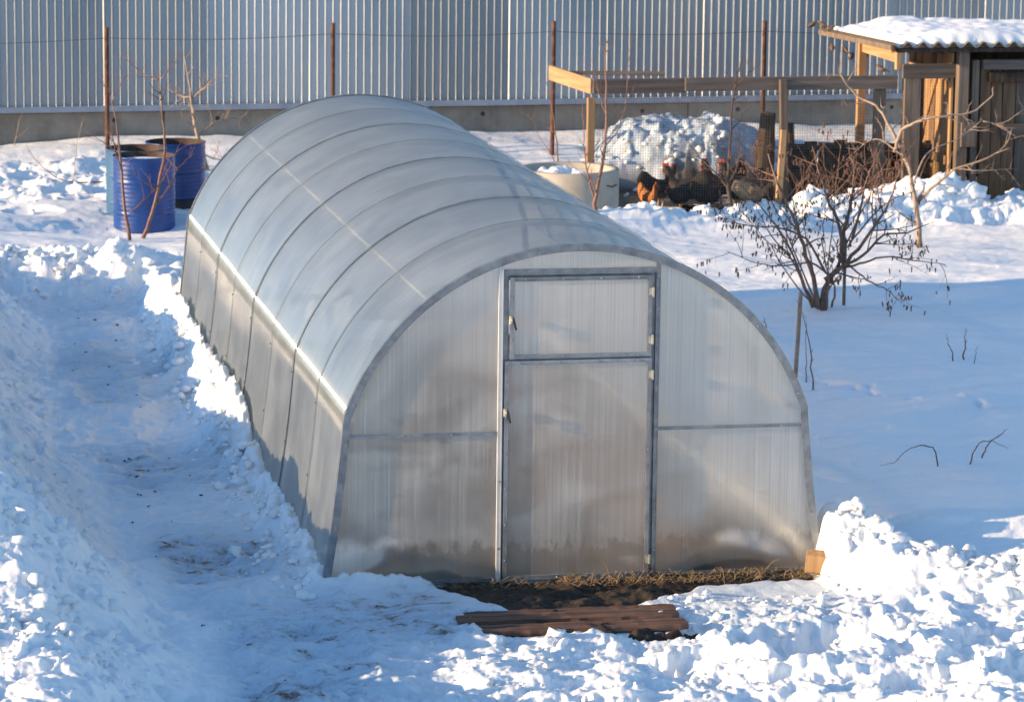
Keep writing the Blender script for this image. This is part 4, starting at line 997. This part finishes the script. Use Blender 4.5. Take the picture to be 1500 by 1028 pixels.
# pale fruit tree at the right
branchy('fruit_tree', 'pale barked fruit tree with long arching branches right of the bush', 'tree', [(Wp(10.4, (1347, 362, 0), (1343, 310, 0), (1334, 255, 0), (1326, 225, .05)), .026),
    (Wp(10.45, (1334, 255, 0), (1318, 215, 0), (1300, 180, .1), (1282, 155, .2), (1255, 140, .3), (1232, 110, .3), (1232, 75, .3)), .016),
    (Wp(10.45, (1310, 222, 0), (1318, 195, -.1), (1340, 180, -.2), (1370, 172, -.3), (1420, 165, -.3), (1450, 145, -.3), (1455, 128, -.3)), .014),
    (Wp(10.45, (1343, 300, 0), (1365, 275, -.1), (1400, 248, -.2), (1440, 235, -.3), (1470, 215, -.3), (1483, 188, -.3)), .013),
    (Wp(10.45, (1337, 270, 0), (1358, 225, .1), (1400, 205, .2), (1440, 175, .2)), .008), (Wp(10.45, (1330, 235, 0), (1290, 205, .1), (1262, 215, .2), (1240, 235, .1)), .008),
    (Wp(10.45, (1400, 248, -.2), (1440, 250, -.3), (1490, 248, -.3)), .005), (Wp(10.45, (1440, 178, -.3), (1470, 180, -.3), (1500, 160, -.4)), .005)], 'bark_pale', 9, tw=(7, .34), up_=.05, trunk=True)
# hazel bush
tips = []; by = 7.0
hz_main = [(Wp(by, (1206, 455, 0), (1208, 425, 0), (1222, 400, 0), (1238, 370, 0)), .026),
    (Wp(by, (1208, 410, 0), (1240, 385, -.05), (1275, 340, -.1), (1302, 295, -.15), (1318, 250, -.2)), .017), (Wp(by, (1232, 385, 0), (1236, 340, .05), (1248, 290, .1), (1252, 240, .1)), .017),
    (Wp(by, (1236, 372, 0), (1228, 330, 0), (1212, 290, .1), (1200, 250, .1), (1190, 215, .2)), .014), (Wp(by, (1200, 452, 0), (1186, 390, 0), (1166, 330, 0), (1140, 270, 0), (1125, 225, .1)), .018),
    (Wp(by, (1190, 450, 0), (1172, 400, -.1), (1150, 350, -.2), (1120, 310, -.3), (1085, 270, -.3)), .011), (Wp(by, (1232, 392, 0), (1268, 385, -.2), (1300, 375, -.3), (1340, 382, -.4), (1385, 388, -.4)), .009),
    (Wp(by, (1228, 395, 0), (1262, 375, -.1), (1295, 345, .1), (1330, 340, .2), (1370, 325, .2)), .012), (Wp(by, (1215, 405, 0), (1190, 385, -.2), (1150, 390, -.3), (1110, 385, -.4), (1065, 368, -.4)), .008),
    (Wp(by, (1210, 400, 0), (1180, 350, .2), (1140, 335, .2), (1100, 330, .3), (1058, 325, .3)), .009), (Wp(by, (1240, 385, 0), (1270, 410, -.3), (1300, 425, -.4), (1322, 446, -.5)), .007),
    (Wp(by, (1196, 450, .1), (1178, 420, .1), (1160, 380, .1), (1130, 345, .1), (1105, 300, .2)), .010), (Wp(by, (1218, 450, .1), (1222, 420, .1), (1208, 380, .1), (1206, 330, .1), (1213, 280, .1)), .008),
    (Wp(by, (1248, 350, 0), (1262, 300, 0), (1270, 260, 0), (1290, 220, .1)), .010),
    (Wp(by, (1198, 452, .05), (1168, 380, .05), (1128, 290, .1), (1092, 235, .2)), .007), (Wp(by, (1203, 452, .1), (1180, 370, .15), (1160, 290, .2), (1150, 215, .3)), .007),
    (Wp(by, (1212, 452, -.05), (1215, 380, -.1), (1222, 300, -.1), (1232, 212, -.1)), .006), (Wp(by, (1226, 392, 0), (1252, 330, -.1), (1276, 280, -.2), (1300, 232, -.3)), .007),
    (Wp(by, (1205, 452, .05), (1192, 400, .2), (1176, 320, .4), (1178, 240, .5)), .006), (Wp(by, (1242, 362, 0), (1276, 318, .2), (1312, 290, .3), (1348, 278, .4)), .007),
    (Wp(by, (1236, 372, 0), (1240, 320, .2), (1262, 262, .4), (1268, 205, .5)), .006), (Wp(by, (1194, 450, 0), (1160, 410, -.2), (1128, 360, -.3), (1078, 300, -.4)), .006)]
bush = branchy('hazel_bush', 'large bare hazel bush hung with dark catkins', 'bush', hz_main, 'bark_mid', 10, tw=(7, .44), depth=2, part='stem', up_=.1, tips=tips)
rnd = random.Random(2); b = MB()
for q_ in tips:
    for _ in range(rnd.choice([1, 1, 2, 3])):
        p = q_[rnd.randint(len(q_)//2, len(q_)-1)]+Vector((rnd.gauss(0, .012), rnd.gauss(0, .012), 0))-bush.location
        L = rnd.uniform(.02, .05); b.tube([p, p+Vector((rnd.gauss(0, .004), 0, -.008)), p+Vector((rnd.gauss(0, .006), 0, -L))], [.001, .0065, .004], 5)
tag(b.build('catkin', MT['catkin'], bush), kind='stuff')
cbox('garden_stake', (0, 0, 0), (.024, .024, .62), 'wood_grey', None).location = W(1237, 405, WG(1237, 447))
tag(bpy.data.objects['garden_stake'], 'dark upright stake among the stems of the hazel bush', 'stake')
# dry stalks crowding the run behind the bush
b = MB(); rnd = random.Random(6)
for i in range(48):
    x = rnd.uniform(5.2, 6.5) if i < 110 else rnd.uniform(5.0, 6.3); y = rnd.uniform(13.6, 14.2); z = .22+rnd.uniform(0, .05); h = rnd.uniform(.15, .75); a = rnd.gauss(0, .55)
    P = [Vector((x+math.sin(a)*h*t+.03*math.sin(t*5+i), y, z+h*t)) for t in (0, .3, .6, .85, 1)]
    b.tube(P, [.003, .0027, .0022, .0016, .001], 3, False)
    if rnd.random() < .5:
        p = P[3]; b.tube([p, p+Vector((rnd.gauss(0, .03), 0, -rnd.uniform(.02, .05)))], [.006, .002], 3, False)
tag(b.build('dry_stalks', MT['bark_mid']), 'tangle of dry reddish stalks in front of the low board wall', 'plants', kind='stuff')
# things standing in the open snow on the right
def small(name, label, cat, mains, mt, seed, **k): return branchy(name, label, cat, mains, mt, seed, **k)
b = MB(); b.loft([[(x0*sc, y0*sc, z) for x0, y0 in ((-.014, -.012), (.014, -.012), (.014, .012), (-.014, .012))] for z, sc in ((-.05, 1), (.3, 1.02), (.62, .95), (.64, .6))])
o = b.build('garden_stake', MT['bark_pale'], bevel=.002); o.location = W(1165, 552, WG(1165, 553)); o.rotation_euler = (0, .04, 0); tag(o, 'pale wooden stake tied beside the right wall of the greenhouse', 'stake')
branchy('raspberry_cane', 'thin red cane bending down from the stake, with side twigs', 'cane', [(Wp(3.9, (1191, 571, 0), (1186, 510, 0), (1178, 470, 0), (1168, 440, 0)), .005)], 'bark_red', 20, tw=(6, .06), depth=1)
branchy('raspberry_cane', 'shorter straight red cane close to the stake', 'cane', [(Wp(3.95, (1181, 560, 0), (1181, 520, 0), (1180, 462, 0)), .004)], 'bark_red', 21, tw=(4, .04), depth=1)
branchy('wire_end', 'dark wire reaching from the greenhouse to the stake', 'wire', [(Wp(4.0, (1128, 497, 0), (1142, 503, 0), (1165, 504, 0)), .0025)], 'rust', 22, tw=(0, .04), depth=1)
branchy('dry_stem', 'little dark stem showing beside the greenhouse bow above the wire', 'stem', [(Wp(4.3, (1124, 492, 0), (1122, 478, 0), (1119, 464, 0)), .005)], 'bark', 23, tw=(4, .05), depth=1)
branchy('dry_stem', 'leftmost of three short stems in the open snow', 'stem', [(Wp(4.55, (1396, 529, 0), (1391, 508, 0), (1386, 489, 0)), .004)], 'bark', 24, tw=(1, .03), depth=1, group='three short stems in the snow')
branchy('dry_stem', 'tallest, middle one of three short stems in the open snow', 'stem', [(Wp(4.65, (1412, 527, 0), (1413, 505, 0), (1415, 480, 0)), .006)], 'bark_red', 25, tw=(4, .05), depth=1, group='three short stems in the snow')
branchy('dry_stem', 'shortest, rightmost of three short stems in the open snow', 'stem', [(Wp(4.45, (1427, 532, 0), (1429, 520, 0), (1431, 507, 0)), .003)], 'bark', 26, tw=(1, .02), depth=1, group='three short stems in the snow')
branchy('bent_cane', 'single dark cane bent into an arch over the snow', 'cane', [(Wp(1.0, (1374, 683, 0), (1369, 658, 0), (1350, 652, 0), (1330, 658, 0), (1310, 677, 0), (1289, 681, 0)), .0038)], 'bark', 27, tw=(0, .03), depth=1)
branchy('thorny_twigs', 'crossed thorny red twigs sticking out of the open snow', 'twigs', [(Wp(1.0, (1421, 680, 0), (1430, 655, 0), (1450, 645, .05), (1477, 657, .1)), .0042), (Wp(1.1, (1438, 671, 0), (1447, 650, 0), (1462, 638, 0), (1477, 628, 0)), .0045)], 'bark_red', 28, tw=(5, .04), depth=1)
